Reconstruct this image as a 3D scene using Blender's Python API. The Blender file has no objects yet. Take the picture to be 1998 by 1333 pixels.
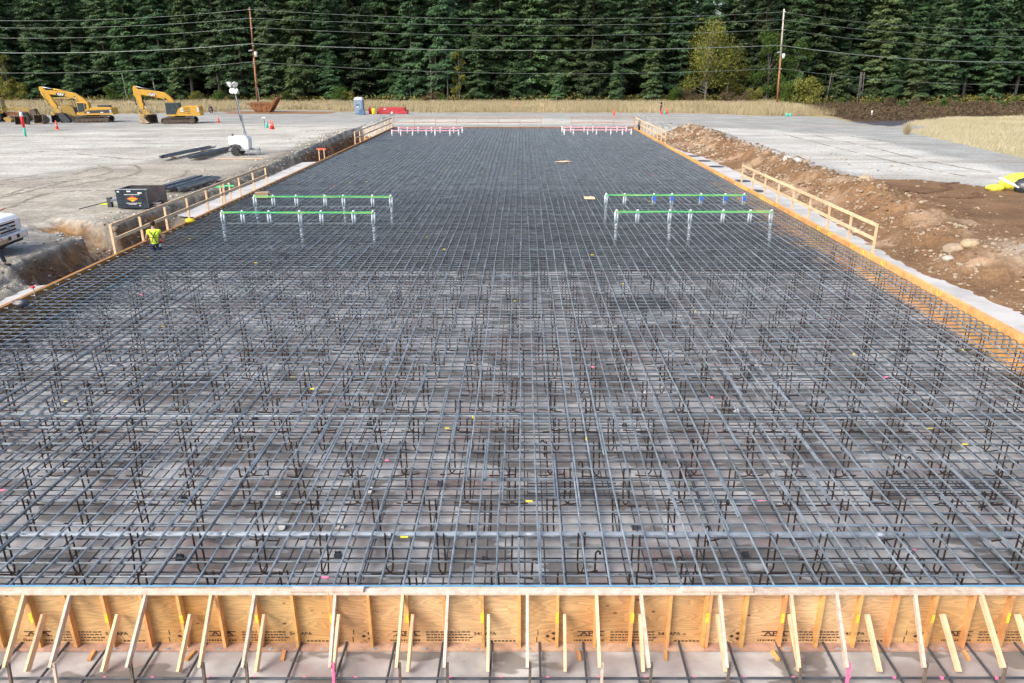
import bpy, math, random
import numpy as np
from mathutils import Vector, Matrix
random.seed(7); rng=np.random.default_rng(7)
PI=math.pi; R=math.radians
sc=bpy.context.scene; C=sc.collection
# ---------------------------------------------------------------- camera
F=1450.; PIT=math.atan(534/F); H=6.3; cp,sp=math.cos(PIT),math.sin(PIT)
cam=bpy.data.objects.new('camera',bpy.data.cameras.new('camera')); C.objects.link(cam); sc.camera=cam
cam.data.sensor_width=36; cam.data.lens=F/1998*36; cam.location=(0,0,H)
cam.rotation_euler=(PI/2-PIT,0,0); cam.data.shift_x=-21/1998; cam.data.clip_end=3000; cam.data.clip_start=.1
def P(x,y,z=0.):
    a=(x-1020)/F;b=(666-y)/F
    d=(a,cp+b*sp,-sp+b*cp);t=(z-H)/d[2];return Vector((d[0]*t,d[1]*t,z))
def atY(x,y,Y):
    a=(x-1020)/F;b=(666-y)/F
    d=(a,cp+b*sp,-sp+b*cp);t=Y/d[1];return Vector((d[0]*t,Y,H+d[2]*t))
def XatY(px,Y,z=0): return (px-1020)/F*(Y*cp+(H-z)*sp)
# ---------------------------------------------------------------- world and light
w=bpy.data.worlds.new('World'); sc.world=w; w.use_nodes=True
nt=w.node_tree; bg=nt.nodes['Background']
sky=nt.nodes.new('ShaderNodeTexSky'); sky.sky_type='NISHITA'; sky.sun_disc=False
SUN_EL,SUN_AZ=R(42),R(-128)      # azimuth measured clockwise from +Y: from the left, behind the camera
sky.sun_elevation=SUN_EL; sky.sun_rotation=SUN_AZ; sky.dust_density=5; sky.air_density=1.0; sky.ozone_density=1.1
nt.links.new(sky.outputs[0],bg.inputs[0]); bg.inputs[1].default_value=0.15
sl=bpy.data.lights.new('sun','SUN'); sl.energy=1.1; sl.angle=R(38); sl.color=(1,.97,.92)
so=bpy.data.objects.new('sun',sl); C.objects.link(so)
sd=Vector((math.sin(SUN_AZ)*math.cos(SUN_EL),math.cos(SUN_AZ)*math.cos(SUN_EL),math.sin(SUN_EL)))
so.rotation_euler=sd.to_track_quat('Z','Y').to_euler(); so.location=(0,0,60)
sc.view_settings.view_transform='Standard'; sc.view_settings.look='None'; sc.view_settings.exposure=1.0
sc.view_settings.gamma=1
# ---------------------------------------------------------------- materials
def mat(name,col,rough=.8,metal=0.,var=.25,scale=8.,col2=None,bump=0.,bscale=None,objvar=0.,stretch=None,detail=4,spec=.4,trans=0.):
    m=bpy.data.materials.new(name); m.use_nodes=True; t=m.node_tree; n=t.nodes; L=t.links
    b=n['Principled BSDF']; b.inputs['Roughness'].default_value=rough; b.inputs['Metallic'].default_value=metal
    b.inputs['Specular IOR Level'].default_value=spec
    tc=n.new('ShaderNodeTexCoord'); mp=n.new('ShaderNodeMapping'); L.new(tc.outputs['Object'],mp.inputs[0])
    if stretch: mp.inputs['Scale'].default_value=stretch
    no=n.new('ShaderNodeTexNoise'); no.inputs['Scale'].default_value=scale; no.inputs['Detail'].default_value=detail
    no.inputs['Roughness'].default_value=.65
    L.new(mp.outputs[0],no.inputs[0])
    c2=col2 or tuple(c*(1-var) for c in col); c1=col if col2 else tuple(min(1,c*(1+var)) for c in col)
    mr=n.new('ShaderNodeMapRange'); mr.inputs[1].default_value=.33; mr.inputs[2].default_value=.67
    L.new(no.outputs['Fac'],mr.inputs[0])
    mx=n.new('ShaderNodeMix'); mx.data_type='RGBA'; mx.inputs['A'].default_value=(*c2,1); mx.inputs['B'].default_value=(*c1,1)
    L.new(mr.outputs[0],mx.inputs['Factor']); out=mx.outputs['Result']
    if objvar:
        oi=n.new('ShaderNodeObjectInfo'); hs=n.new('ShaderNodeHueSaturation')
        m1=n.new('ShaderNodeMapRange'); m1.inputs[3].default_value=1-objvar; m1.inputs[4].default_value=1+objvar
        L.new(oi.outputs['Random'],m1.inputs[0]); L.new(m1.outputs[0],hs.inputs['Value'])
        m2=n.new('ShaderNodeMath'); m2.operation='MULTIPLY_ADD'; m2.inputs[1].default_value=7.31; m2.inputs[2].default_value=0
        fr=n.new('ShaderNodeMath'); fr.operation='FRACT'; L.new(oi.outputs['Random'],m2.inputs[0]); L.new(m2.outputs[0],fr.inputs[0])
        m3=n.new('ShaderNodeMapRange'); m3.inputs[3].default_value=.5-objvar*.09; m3.inputs[4].default_value=.5+objvar*.07
        L.new(fr.outputs[0],m3.inputs[0]); L.new(m3.outputs[0],hs.inputs['Hue'])
        L.new(out,hs.inputs['Color']); out=hs.outputs[0]
    L.new(out,b.inputs['Base Color'])
    if bump:
        bn=n.new('ShaderNodeTexNoise'); bn.inputs['Scale'].default_value=bscale or scale*4; bn.inputs['Detail'].default_value=5
        L.new(mp.outputs[0],bn.inputs[0]); bu=n.new('ShaderNodeBump'); bu.inputs['Strength'].default_value=bump; bu.inputs['Distance'].default_value=.05
        L.new(bn.outputs['Fac'],bu.inputs['Height']); L.new(bu.outputs[0],b.inputs['Normal'])
    m['out']=0
    return m
M={}
M['bar']=mat('rebar steel',(.235,.272,.30),.36,.4,.4,3,objvar=.14,stretch=(1,1,1))
M['barx']=mat('cross rebar steel',(.155,.182,.203),.38,.36,.4,3,objvar=.2)
M['barlow']=mat('rebar steel low',(.062,.07,.082),.6,.25,.35,3)  # bar steel with the shade of the lower layers put into its colour
M['tie']=mat('hooked bar steel',(.02,.02,.021),.6,.15,.4,4,col2=(.05,.024,.012))
M['conduit']=mat('galvanised conduit',(.30,.345,.39),.5,.2,.2,6)
M['blueedge']=mat('blue edge strip',(.12,.32,.55),.5,0,.15,4)
M['ply']=None
M['lumber']=mat('pale lumber',(.66,.47,.29),.75,0,.16,5,stretch=(1,1,1),bump=.1,objvar=.10)
M['lumberw']=mat('weathered pale lumber',(.62,.53,.44),.8,0,.2,9,col2=(.44,.34,.26),objvar=.10)
M['stud']=mat('oiled stud wood',(.60,.33,.12),.7,0,.2,6,objvar=.15)
M['sill']=mat('pinkish sill wood',(.42,.27,.19),.8,0,.25,7,objvar=.1)
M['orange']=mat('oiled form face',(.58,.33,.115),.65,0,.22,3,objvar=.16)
M['shadedform']=mat('shaded oiled form face',(.30,.145,.04),.6,0,.25,3,objvar=.08)  # same oiled face as the right form, with shade put into the colour
M['yellowpaint']=mat('yellow paint',(.66,.56,.05),.7,0,.2,20)
M['pinkpaint']=mat('pink paint',(.85,.16,.32),.7,0,.2,20)
M['ink']=mat('stamp ink',(.07,.035,.02),.9,0,.3,40)
M['yel']=mat('machine yellow',(.68,.38,.045),.5,0,.16,1.6,col2=(.52,.30,.05),bump=0)
M['yelold']=mat('faded machine yellow',(.56,.37,.09),.6,0,.2,2,col2=(.36,.24,.08))
M['black']=mat('black rubber',(.03,.03,.032),.7,0,.3,6)
M['darkgrey']=mat('dark grey steel',(.06,.065,.075),.6,.1,.3,4)
M['trackmud']=mat('muddy track steel',(.17,.13,.10),.85,.1,.35,5,col2=(.08,.07,.06))
M['bucketm']=mat('worn bucket steel',(.22,.17,.13),.7,.3,.35,3,col2=(.10,.07,.055))
M['tanbucket']=mat('tan bucket steel',(.42,.33,.21),.7,.2,.3,3)
M['rust']=mat('rusty steel',(.30,.135,.055),.85,.1,.35,2.2,col2=(.14,.06,.03))
M['glass']=mat('dark cab glass',(.03,.05,.055),.12,0,.1,2,spec=.8)
M['glassg']=mat('green cab glass',(.03,.12,.09),.15,0,.2,2,spec=.8)
M['chrome']=mat('chrome',(.70,.72,.75),.35,.45,.05,3)
M['white']=mat('white paint',(.78,.79,.79),.4,0,.06,2)
M['dirtywhite']=mat('dirty white',(.72,.73,.72),.6,0,.1,3)
M['whitetape']=mat('milky pipe wrap',(.46,.54,.60),.35,0,.2,9)
M['tape_green']=mat('green tape',(.08,.62,.25),.6,0,.15,9)
M['tape_pink']=mat('pink tape',(.8,.38,.46),.6,0,.15,9)
M['blue']=mat('blue tape',(.05,.15,.55),.5,0,.2,9)
M['potty']=mat('grey blue plastic',(.20,.28,.37),.5,0,.1,2)
M['pottyd']=mat('dark blue plastic',(.09,.16,.26),.5,0,.1,2)
M['red']=mat('red paint',(.42,.045,.055),.5,0,.2,2)
M['redbright']=mat('bright red plastic',(.72,.03,.04),.5,0,.1,4)
M['yelbright']=mat('bright yellow plastic',(.85,.68,.03),.5,0,.1,4)
M['coneo']=mat('cone orange red',(.85,.12,.07),.6,0,.1,4)
M['teal']=mat('teal marker',(.06,.55,.42),.6,0,.1,4)
M['bin']=mat('dark bin paint',(.018,.03,.045),.7,.1,.5,3)
M['binin']=mat('bin inside',(.06,.055,.065),.7,.1,.4,2,col2=(.035,.03,.035))
M['emblem']=mat('emblem orange',(.8,.13,.04),.5,0,.1,9)
M['tarp']=mat('yellow tarp',(.66,.64,.07),.5,0,.2,4,bump=.6,bscale=6)
M['blackbag']=mat('black plastic sheet',(.035,.04,.05),.3,0,.4,4,bump=1,bscale=5,spec=.7)
M['skin']=mat('skin',(.45,.26,.18),.6,0,.1,10)
M['hivis']=mat('hi vis shirt',(.62,.85,.05),.7,0,.08,8)
M['jeans']=mat('jeans',(.018,.03,.07),.85,0,.3,20)
M['navy']=mat('navy cloth',(.03,.035,.06),.85,0,.3,20)
M['hair']=mat('dark hair',(.035,.02,.012),.8,0,.3,30)
M['helmet']=mat('helmet',(.75,.76,.78),.35,0,.05,3)
M['polewood']=mat('pole wood',(.34,.17,.09),.85,0,.3,.8,col2=(.20,.09,.045),stretch=(3,3,.5))
M['poletop']=mat('grey pole wood',(.50,.45,.40),.85,0,.2,1)
M['wire']=mat('power line',(.20,.24,.22),.5,.3,.1,1)
M['bark']=mat('bark',(.13,.11,.095),.95,0,.4,1.2,stretch=(2,2,.4))
M['barkpale']=mat('pale bark',(.20,.19,.18),.95,0,.3,1.2,stretch=(2,2,.5))
M['stone']=mat('stone',(.40,.33,.24),.9,0,.45,2.2,col2=(.22,.17,.12))
M['card']=mat('cardboard',(.42,.30,.20),.8,0,.1,4)
M['drygrass']=mat('dry grass',(.43,.36,.23),.9,0,.25,.12,col2=(.30,.26,.15),detail=6)
M['palegrass']=mat('pale dry grass',(.49,.44,.31),.9,0,.25,.12,col2=(.37,.34,.21),detail=6)
M['weeds']=mat('green weeds',(.10,.15,.03),.9,0,.4,.4,col2=(.22,.15,.05))
def leafmat(name,a,b,ov,sc_=.5):
    m=mat(name,a,.75,0,.3,sc_,col2=b,objvar=ov,detail=5,spec=.25)
    t=m.node_tree; L=t.links; bs=t.nodes['Principled BSDF']
    src=bs.inputs['Base Color'].links[0].from_socket
    tr=t.nodes.new('ShaderNodeBsdfTranslucent'); L.new(src,tr.inputs[0])
    ms=t.nodes.new('ShaderNodeMixShader'); ms.inputs[0].default_value=.22
    L.new(bs.outputs[0],ms.inputs[1]); L.new(tr.outputs[0],ms.inputs[2])
    L.new(ms.outputs[0],t.nodes['Material Output'].inputs[0]); return m
M['fir']=leafmat('fir foliage',(.140,.225,.090),(.058,.112,.052),.36)
M['fir2']=leafmat('bluish fir foliage',(.120,.195,.088),(.050,.098,.052),.38)
M['yleaf']=leafmat('yellowing leaves',(.25,.23,.045),(.11,.15,.035),.15,.8)
M['gleaf']=leafmat('green leaves',(.10,.16,.03),(.05,.10,.022),.2,.8)
M['bramble']=leafmat('bramble leaves',(.165,.10,.07),(.075,.07,.03),.2,.6)
# plywood: cathedral grain, knots, warm patches
def plymat():
    m=bpy.data.materials.new('plywood'); m.use_nodes=True; t=m.node_tree; n=t.nodes; L=t.links; b=n['Principled BSDF']
    b.inputs['Roughness'].default_value=.65
    tc=n.new('ShaderNodeTexCoord'); oi=n.new('ShaderNodeObjectInfo'); va=n.new('ShaderNodeVectorMath'); va.operation='ADD'
    cm=n.new('ShaderNodeVectorMath'); cm.operation='SCALE'; cm.inputs[3].default_value=0
    L.new(tc.outputs['Object'],va.inputs[0])
    mu=n.new('ShaderNodeMath'); mu.operation='MULTIPLY'; mu.inputs[1].default_value=40; L.new(oi.outputs['Random'],mu.inputs[0])
    cb=n.new('ShaderNodeCombineXYZ'); L.new(mu.outputs[0],cb.inputs[1]); L.new(cb.outputs[0],va.inputs[1])
    mp=n.new('ShaderNodeMapping'); mp.inputs['Scale'].default_value=(.55,1,3.2); L.new(va.outputs[0],mp.inputs[0])
    n1=n.new('ShaderNodeTexNoise'); n1.inputs['Scale'].default_value=1.3; n1.inputs['Detail'].default_value=2; L.new(mp.outputs[0],n1.inputs[0])
    w1=n.new('ShaderNodeMath'); w1.operation='MULTIPLY'; w1.inputs[1].default_value=17; L.new(n1.outputs['Fac'],w1.inputs[0])
    fr=n.new('ShaderNodeMath'); fr.operation='FRACT'; L.new(w1.outputs[0],fr.inputs[0])
    n2=n.new('ShaderNodeTexNoise'); n2.inputs['Scale'].default_value=.9; n2.inputs['Detail'].default_value=3; L.new(va.outputs[0],n2.inputs[0])
    r=n.new('ShaderNodeValToRGB'); r.color_ramp.elements[0].position=.35; r.color_ramp.elements[0].color=(.56,.285,.085,1)
    r.color_ramp.elements[1].position=.65; r.color_ramp.elements[1].color=(.78,.51,.22,1); L.new(n2.outputs['Fac'],r.inputs[0])
    m1=n.new('ShaderNodeMix'); m1.data_type='RGBA'; m1.blend_type='MULTIPLY'; m1.inputs['Factor'].default_value=1
    rr=n.new('ShaderNodeMapRange'); rr.inputs[3].default_value=.72; rr.inputs[4].default_value=1.06; L.new(fr.outputs[0],rr.inputs[0])
    L.new(r.outputs[0],m1.inputs['A']); L.new(rr.outputs[0],m1.inputs['B'])
    mp2=n.new('ShaderNodeMapping'); mp2.inputs['Scale'].default_value=(3.0,0.01,5.5); L.new(va.outputs[0],mp2.inputs[0])
    vo=n.new('ShaderNodeTexVoronoi'); vo.inputs['Scale'].default_value=1.; L.new(mp2.outputs[0],vo.inputs[0])
    kr=n.new('ShaderNodeMapRange'); kr.inputs[1].default_value=.05; kr.inputs[2].default_value=.11; L.new(vo.outputs['Distance'],kr.inputs[0])
    m2=n.new('ShaderNodeMix'); m2.data_type='RGBA'; m2.inputs['A'].default_value=(.16,.06,.02,1); L.new(kr.outputs[0],m2.inputs['Factor']); L.new(m1.outputs['Result'],m2.inputs['B'])
    hs=n.new('ShaderNodeHueSaturation'); vr=n.new('ShaderNodeMapRange'); vr.inputs[3].default_value=.82; vr.inputs[4].default_value=1.12; L.new(oi.outputs['Random'],vr.inputs[0]); L.new(vr.outputs[0],hs.inputs['Value']); fr2=n.new('ShaderNodeMath'); fr2.operation='MULTIPLY_ADD'; fr2.inputs[1].default_value=-.22; fr2.inputs[2].default_value=1.0; L.new(oi.outputs['Random'],fr2.inputs[0]); L.new(fr2.outputs[0],hs.inputs['Saturation']); L.new(m2.outputs['Result'],hs.inputs['Color'])
    L.new(hs.outputs[0],b.inputs['Base Color']); return m
M['ply']=plymat()
# mud slab concrete
def slabmat():
    m=bpy.data.materials.new('mud slab concrete'); m.use_nodes=True; t=m.node_tree; n=t.nodes; L=t.links; b=n['Principled BSDF']
    b.inputs['Roughness'].default_value=.75
    tc=n.new('ShaderNodeTexCoord')
    def noise(s,d=4,st=None):
        mp=n.new('ShaderNodeMapping'); L.new(tc.outputs['Object'],mp.inputs[0])
        if st: mp.inputs['Scale'].default_value=st
        x=n.new('ShaderNodeTexNoise'); x.inputs['Scale'].default_value=s; x.inputs['Detail'].default_value=d; L.new(mp.outputs[0],x.inputs[0]); return x.outputs['Fac']
    r=n.new('ShaderNodeValToRGB'); e=r.color_ramp.elements; e[0].position=.38; e[0].color=(.25,.245,.24,1); e[1].position=.6; e[1].color=(.46,.455,.445,1)
    L.new(noise(1.1,6),r.inputs[0])
    pk=n.new('ShaderNodeMapRange'); pk.inputs[1].default_value=.5; pk.inputs[2].default_value=.68; pk.inputs[4].default_value=1.; L.new(noise(.7,5,(1,1.6,1)),pk.inputs[0])
    m1=n.new('ShaderNodeMix'); m1.data_type='RGBA'; L.new(pk.outputs[0],m1.inputs['Factor']); L.new(r.outputs[0],m1.inputs['A']); m1.inputs['B'].default_value=(.25,.20,.19,1)
    wt=n.new('ShaderNodeMapRange'); wt.inputs[1].default_value=.545; wt.inputs[2].default_value=.57; wt.inputs[4].default_value=.75; L.new(noise(.8,3,(1,2,1)),wt.inputs[0])
    m2=n.new('ShaderNodeMix'); m2.data_type='RGBA'; L.new(wt.outputs[0],m2.inputs['Factor']); L.new(m1.outputs['Result'],m2.inputs['A']); m2.inputs['B'].default_value=(.13,.115,.10,1)
    # clean pale strip outside the forms, the deeper-stained middle
    sx=n.new('ShaderNodeSeparateXYZ'); L.new(tc.outputs['Object'],sx.inputs[0])
    ax=n.new('ShaderNodeMath'); ax.operation='ADD'; ax.inputs[1].default_value=1.03; L.new(sx.outputs[0],ax.inputs[0])
    ab=n.new('ShaderNodeMath'); ab.operation='ABSOLUTE'; L.new(ax.outputs[0],ab.inputs[0])
    gt=n.new('ShaderNodeMath'); gt.operation='GREATER_THAN'; gt.inputs[1].default_value=13.6; L.new(ab.outputs[0],gt.inputs[0])
    r2=n.new('ShaderNodeValToRGB'); e=r2.color_ramp.elements; e[0].position=.3; e[0].color=(.36,.355,.34,1); e[1].position=.6; e[1].color=(.49,.485,.465,1); L.new(noise(.9,6),r2.inputs[0])
    m3=n.new('ShaderNodeMix'); m3.data_type='RGBA'; L.new(gt.outputs[0],m3.inputs['Factor']); L.new(m2.outputs['Result'],m3.inputs['A']); L.new(r2.outputs[0],m3.inputs['B'])
    L.new(m3.outputs['Result'],b.inputs['Base Color'])
    bu=n.new('ShaderNodeBump'); bu.inputs['Strength'].default_value=.15; L.new(noise(30,4),bu.inputs['Height']); L.new(bu.outputs[0],b.inputs['Normal'])
    return m
M['slab']=slabmat()
# ---------------------------------------------------------------- mesh helpers
def tag(o,label=None,cat=None,group=None,kind=None):
    if label: o['label']=label
    if cat: o['category']=cat
    if group: o['group']=group
    if kind: o['kind']=kind
    return o
def thing(name,label,cat,loc=(0,0,0),rz=0,group=None):
    o=bpy.data.objects.new(name,None); C.objects.link(o); o.location=loc; o.rotation_euler=(0,0,rz); o.empty_display_size=.2
    return tag(o,label,cat,group)
class MB:
    def __init__(s): s.v=[]; s.f=[]
    def add(s,vs,fs):
        k=len(s.v); s.v.extend([tuple(q) for q in vs]); s.f.extend([tuple(i+k for i in f) for f in fs]); return s
    def box(s,x0,x1,y0,y1,z0,z1):
        return s.add([(x,y,z) for z in(z0,z1) for y in(y0,y1) for x in(x0,x1)],[(0,2,3,1),(4,5,7,6),(0,1,5,4),(2,6,7,3),(0,4,6,2),(1,3,7,5)])
    def beam(s,p0,p1,w,h,up=(0,0,1),bev=0):
        p0,p1=Vector(p0),Vector(p1); d=(p1-p0).normalized(); u=Vector(up)
        if abs(d.dot(u))>.98: u=Vector((0,1,0))
        a=d.cross(u).normalized()*w/2; b=a.cross(d).normalized()*h/2
        vs=[p+i*a+j*b for p in(p0,p1) for i,j in((-1,-1),(1,-1),(1,1),(-1,1))]
        return s.add(vs,[(0,1,2,3),(7,6,5,4),(0,4,5,1),(1,5,6,2),(2,6,7,3),(3,7,4,0)])
    def tube(s,pts,r,n=6,r2=None,cap=True):
        pts=[Vector(p) for p in pts]; vs=[];fs=[]; N=len(pts); prev=None
        for i,p in enumerate(pts):
            d=(pts[min(i+1,N-1)]-pts[max(i-1,0)]).normalized()
            if prev is None:
                u=Vector((0,0,1)) if abs(d.z)<.9 else Vector((0,1,0)); a=d.cross(u).normalized()
            else: a=(prev-d*prev.dot(d)).normalized()
            prev=a; b=d.cross(a); rr=r if r2 is None else r+(r2-r)*i/(N-1)
            for k in range(n):
                t=2*PI*k/n+PI/n; vs.append(p+(a*math.cos(t)+b*math.sin(t))*rr)
        for i in range(N-1):
            for k in range(n):
                k2=(k+1)%n; fs.append((i*n+k,i*n+k2,(i+1)*n+k2,(i+1)*n+k))
        if cap: fs.append(tuple(range(n))[::-1]); fs.append(tuple((N-1)*n+k for k in range(n)))
        return s.add(vs,fs)
    def prism(s,poly,y0,y1,ax='y'):
        n=len(poly); A=sum(poly[i][0]*poly[(i+1)%n][1]-poly[(i+1)%n][0]*poly[i][1] for i in range(n))
        if A<0: poly=poly[::-1]
        f={'y':lambda a,b,c:(a,c,b),'x':lambda a,b,c:(c,a,b),'z':lambda a,b,c:(a,b,c)}[ax]
        vs=[f(a,b,y0) for a,b in poly]+[f(a,b,y1) for a,b in poly]
        fs=[tuple(range(n)),tuple(range(2*n-1,n-1,-1))]+[(i,n+i,n+(i+1)%n,(i+1)%n) for i in range(n)]
        if ax in('x','z'): fs=[t[::-1] for t in fs]
        return s.add(vs,fs)
    def lathe(s,prof,c=(0,0,0),ax='z',n=16):
        c=Vector(c); vs=[];fs=[]
        for r,h in prof:
            for k in range(n):
                t=2*PI*k/n; a,b=r*math.cos(t),r*math.sin(t)
                vs.append(c+Vector({'z':(a,b,h),'y':(a,h,b),'x':(h,a,b)}[ax]))
        for i in range(len(prof)-1):
            for k in range(n): fs.append((i*n+k,i*n+(k+1)%n,(i+1)*n+(k+1)%n,(i+1)*n+k))
        fs.append(tuple(range(n))[::-1]); fs.append(tuple((len(prof)-1)*n+k for k in range(n)))
        return s.add(vs,fs)
    def ell(s,c,rx,ry,rz,n=12,m=8,ns=0,seed=0):
        rd=random.Random(seed); vs=[];fs=[]
        for i in range(m+1):
            a=PI*i/m
            for k in range(n):
                t=2*PI*k/n; q=1+ns*(rd.random()-.5) if 0<i<m else 1
                vs.append((c[0]+rx*q*math.sin(a)*math.cos(t),c[1]+ry*q*math.sin(a)*math.sin(t),c[2]+rz*q*math.cos(a)))
        for i in range(m):
            for k in range(n): fs.append((i*n+k,(i+1)*n+k,(i+1)*n+(k+1)%n,i*n+(k+1)%n))
        return s.add(vs,fs)
    def build(s,name,m,parent=None,smooth=False,bevel=0,label=None):
        me=bpy.data.meshes.new(name); me.from_pydata(s.v,[],s.f); me.materials.append(m)
        if smooth: me.polygons.foreach_set('use_smooth',[True]*len(me.polygons))
        o=bpy.data.objects.new(name,me); C.objects.link(o)
        if parent: o.parent=parent
        if bevel:
            b=o.modifiers.new('b','BEVEL'); b.width=bevel; b.segments=2; b.limit_method='ANGLE'
        if label: o['label']=label
        me.update(); return o
def copytree(o,parent=None):
    c=o.copy(); C.objects.link(c)
    if parent: c.parent=parent
    for ch in list(o.children): copytree(ch,c)
    return c
def fromnp(name,V,Fa,m,parent=None,smooth=False):
    me=bpy.data.meshes.new(name); V=np.asarray(V,np.float32); Fa=np.asarray(Fa,np.int32); k=Fa.shape[1]
    me.vertices.add(len(V)); me.vertices.foreach_set('co',V.ravel())
    me.loops.add(Fa.size); me.loops.foreach_set('vertex_index',Fa.ravel())
    me.polygons.add(len(Fa)); me.polygons.foreach_set('loop_start',np.arange(0,Fa.size,k,dtype=np.int32))
    me.update(calc_edges=True); me.validate()
    if m: me.materials.append(m)
    if smooth: me.polygons.foreach_set('use_smooth',[True]*len(me.polygons))
    o=bpy.data.objects.new(name,me); C.objects.link(o)
    if parent: o.parent=parent
    return o
def text(name,s,size,m,loc,rot,parent=None,align='CENTER',ext=.002,bold=0.,sx=1.):
    cu=bpy.data.curves.new(name,'FONT'); cu.body=s; cu.size=size; cu.extrude=ext; cu.align_x=align; cu.align_y='CENTER'; cu.offset=bold
    cu.resolution_u=2
    t=bpy.data.objects.new(name,cu); C.objects.link(t); dg=bpy.context.evaluated_depsgraph_get()
    me=bpy.data.meshes.new_from_object(t.evaluated_get(dg)); bpy.data.objects.remove(t)
    me.materials.clear(); me.materials.append(m); o=bpy.data.objects.new(name,me); C.objects.link(o)
    if parent: o.parent=parent
    o.location=loc; o.rotation_euler=rot; o.scale=(sx,1,1); return o
# ---------------------------------------------------------------- value noise
_perm=rng.random((256,256))
def vn(x,y):
    xi=np.floor(x).astype(int); yi=np.floor(y).astype(int); fx=x-xi; fy=y-yi; fx=fx*fx*(3-2*fx); fy=fy*fy*(3-2*fy)
    g=lambda a,b:_perm[a%256,b%256]
    return (g(xi,yi)*(1-fx)+g(xi+1,yi)*fx)*(1-fy)+(g(xi,yi+1)*(1-fx)+g(xi+1,yi+1)*fx)*fy
def fbm(x,y,o=4):
    s=0;a=.5;t=0
    for i in range(o): s=s+a*vn(x*2**i+17*i,y*2**i+5*i); t+=a; a*=.5
    return s/t
def sst(a,b,x): t=np.clip((x-a)/(b-a),0,1); return t*t*(3-2*t)
# ---------------------------------------------------------------- ground
XL,XR,YN,YF=-14.6,12.53,7.92,87.2
FZ=-.93; FD=-1.55; YS=27.3
def segdist(x,y,a,b):
    ax,ay=a;bx,by=b; t=np.clip(((x-ax)*(bx-ax)+(y-ay)*(by-ay))/((bx-ax)**2+(by-ay)**2),0,1)
    return np.hypot(x-ax-t*(bx-ax),y-ay-t*(by-ay)),t
def xr_bot(y): return np.interp(y,[0,22,28,35,44,54,66,70,74,90],[16.4,15.7,14.95,15.4,15.9,16.0,15.6,14.9,14.6,14.4])
def hgt(x,y):
    n1=fbm(x*.8,y*.8); n2=fbm(x*2.6+9,y*2.6,3); n3=fbm(x*6+3,y*6,2)
    z=(fbm(x*.05,y*.05)-.5)*.12+(n2-.5)*.05-.43*sst(-13,-16,x)*(1-sst(45,88,y))
    # right bank and spoil ridge
    rt=18.5+(n1-.5)*1.6; ridge=sst(16.5,18.6,x)*(1-sst(18.7,21.5,x))*sst(30,36,y)*(1-sst(86,91,y))
    z=z+ridge*(.30+(n2-.5)*.5)
    lump=np.exp(-((x-18.0)**2+(y-39.5)**2)/1.2)*.5+np.exp(-((x-17.1)**2+(y-30.3)**2)/.5)*.55
    # pit profile
    rb=xr_bot(y)+(n2-.5)*.7
    er=sst(0,1,(x-rb)/(rt-rb))
    lc=-18.62+(n1-.5)*.5
    wl=.45+.9*(1-sst(24,26.5,y))+.15*sst(38,42,y)*(1-sst(58,63,y))
    el=np.clip((lc+wl-x)/(wl*1.1),0,1)**.85
    ef=sst(YF+.12,YF+.7,y)
    # notch trench running off left
    d,t=segdist(x,y,(-16.5,31.2),(-23.6,35.0))
    notch=(1-sst(.95,1.15,d+(n2-.5)*.35))*(1-t**3)
    el=el*(1-notch)
    tr_=sst(25.4,26.8,y)*(1-sst(37.2,38.6,y))+sst(62,64,y)*(1-sst(84,86,y))
    fl=FZ-.06-.62*np.clip(tr_,0,1)*sst(-14.75,-15.2,x)*sst(-23,-19,x)
    e=np.maximum(np.maximum(er,el),ef)
    rough=((n2-.5)*.55+(n3-.5)*.12)*np.clip(4*er*(1-er),0,1)+((n2-.5)*.42+(n3-.5)*.40)*np.clip(4*el*(1-el),0,1)+((n3-.5)*.14+(n2-.5)*.12)*np.exp(-((x+18.9)/.9)**2)*(y<85)
    zz=fl*(1-e)+z*e+rough+lump*er
    # floor outside the slab edge rises a little over it so that soil covers the slab
    out=sst(0,.25,x-rb+.15)
    zz=zz+out*(1-e)*.10
    zz=np.where((x>-15.2)&(x<13.1)&(y<YF+.1),FZ-.08,zz); zz=np.where((x>-14.59)&(x<12.52)&(y<YF-.1)&(y>YS-.2),FD-.12,zz)
    return zz
def lines(seg):
    o=[]
    for a,b,s in seg: o+=list(np.arange(a,b,s))
    return np.array(o+[seg[-1][1]])
gx=lines([(-900,-150,50),(-150,-62,4),(-62,-30,.8),(-30,-19.4,.32),(-19.4,-16.6,.08),(-16.6,-14.8,.3),(-14.8,-14.6,.1),(-14.595,-14.5,.05),(-14.45,12.3,2.1),(12.46,12.56,.05),(12.8,14.2,.3),(14.2,21,.11),(21,40,.4),(40,64,.8),(64,150,4),(150,900,50)])
gy=lines([(-60,4,8),(4,18,.6),(18,48,.16),(48,70,.28),(70,90,.4),(90,124,.8),(124,170,2),(170,900,60)])
GX,GY=np.meshgrid(gx,gy); GZ=hgt(GX,GY); nx,ny=len(gx),len(gy)
V=np.stack([GX.ravel(),GY.ravel(),GZ.ravel()],1)
ii=(np.arange(ny-1)[:,None]*nx+np.arange(nx-1)[None,:]).ravel()
Fq=np.stack([ii,ii+1,ii+1+nx,ii+nx],1)
def G(px,py):
    z=0.
    for _ in range(6): q=P(px,py,z); z=float(hgt(np.array([q.x]),np.array([q.y]))[0])
    return P(px,py,z)
def inpoly(x,y,poly):
    r=np.zeros(x.shape,bool); n=len(poly)
    for i in range(n):
        x0,y0=poly[i];x1,y1=poly[(i+1)%n]
        c=((y0>y)!=(y1>y)); r^=c&(x<(x1-x0)*(y-y0)/(y1-y0+1e-12)+x0)
    return r
def pxpoly(pts): return [tuple((G(*q) if 500>q[1]>240 and -400<q[0]<700 else P(*q))[:2]) for q in pts]
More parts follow.
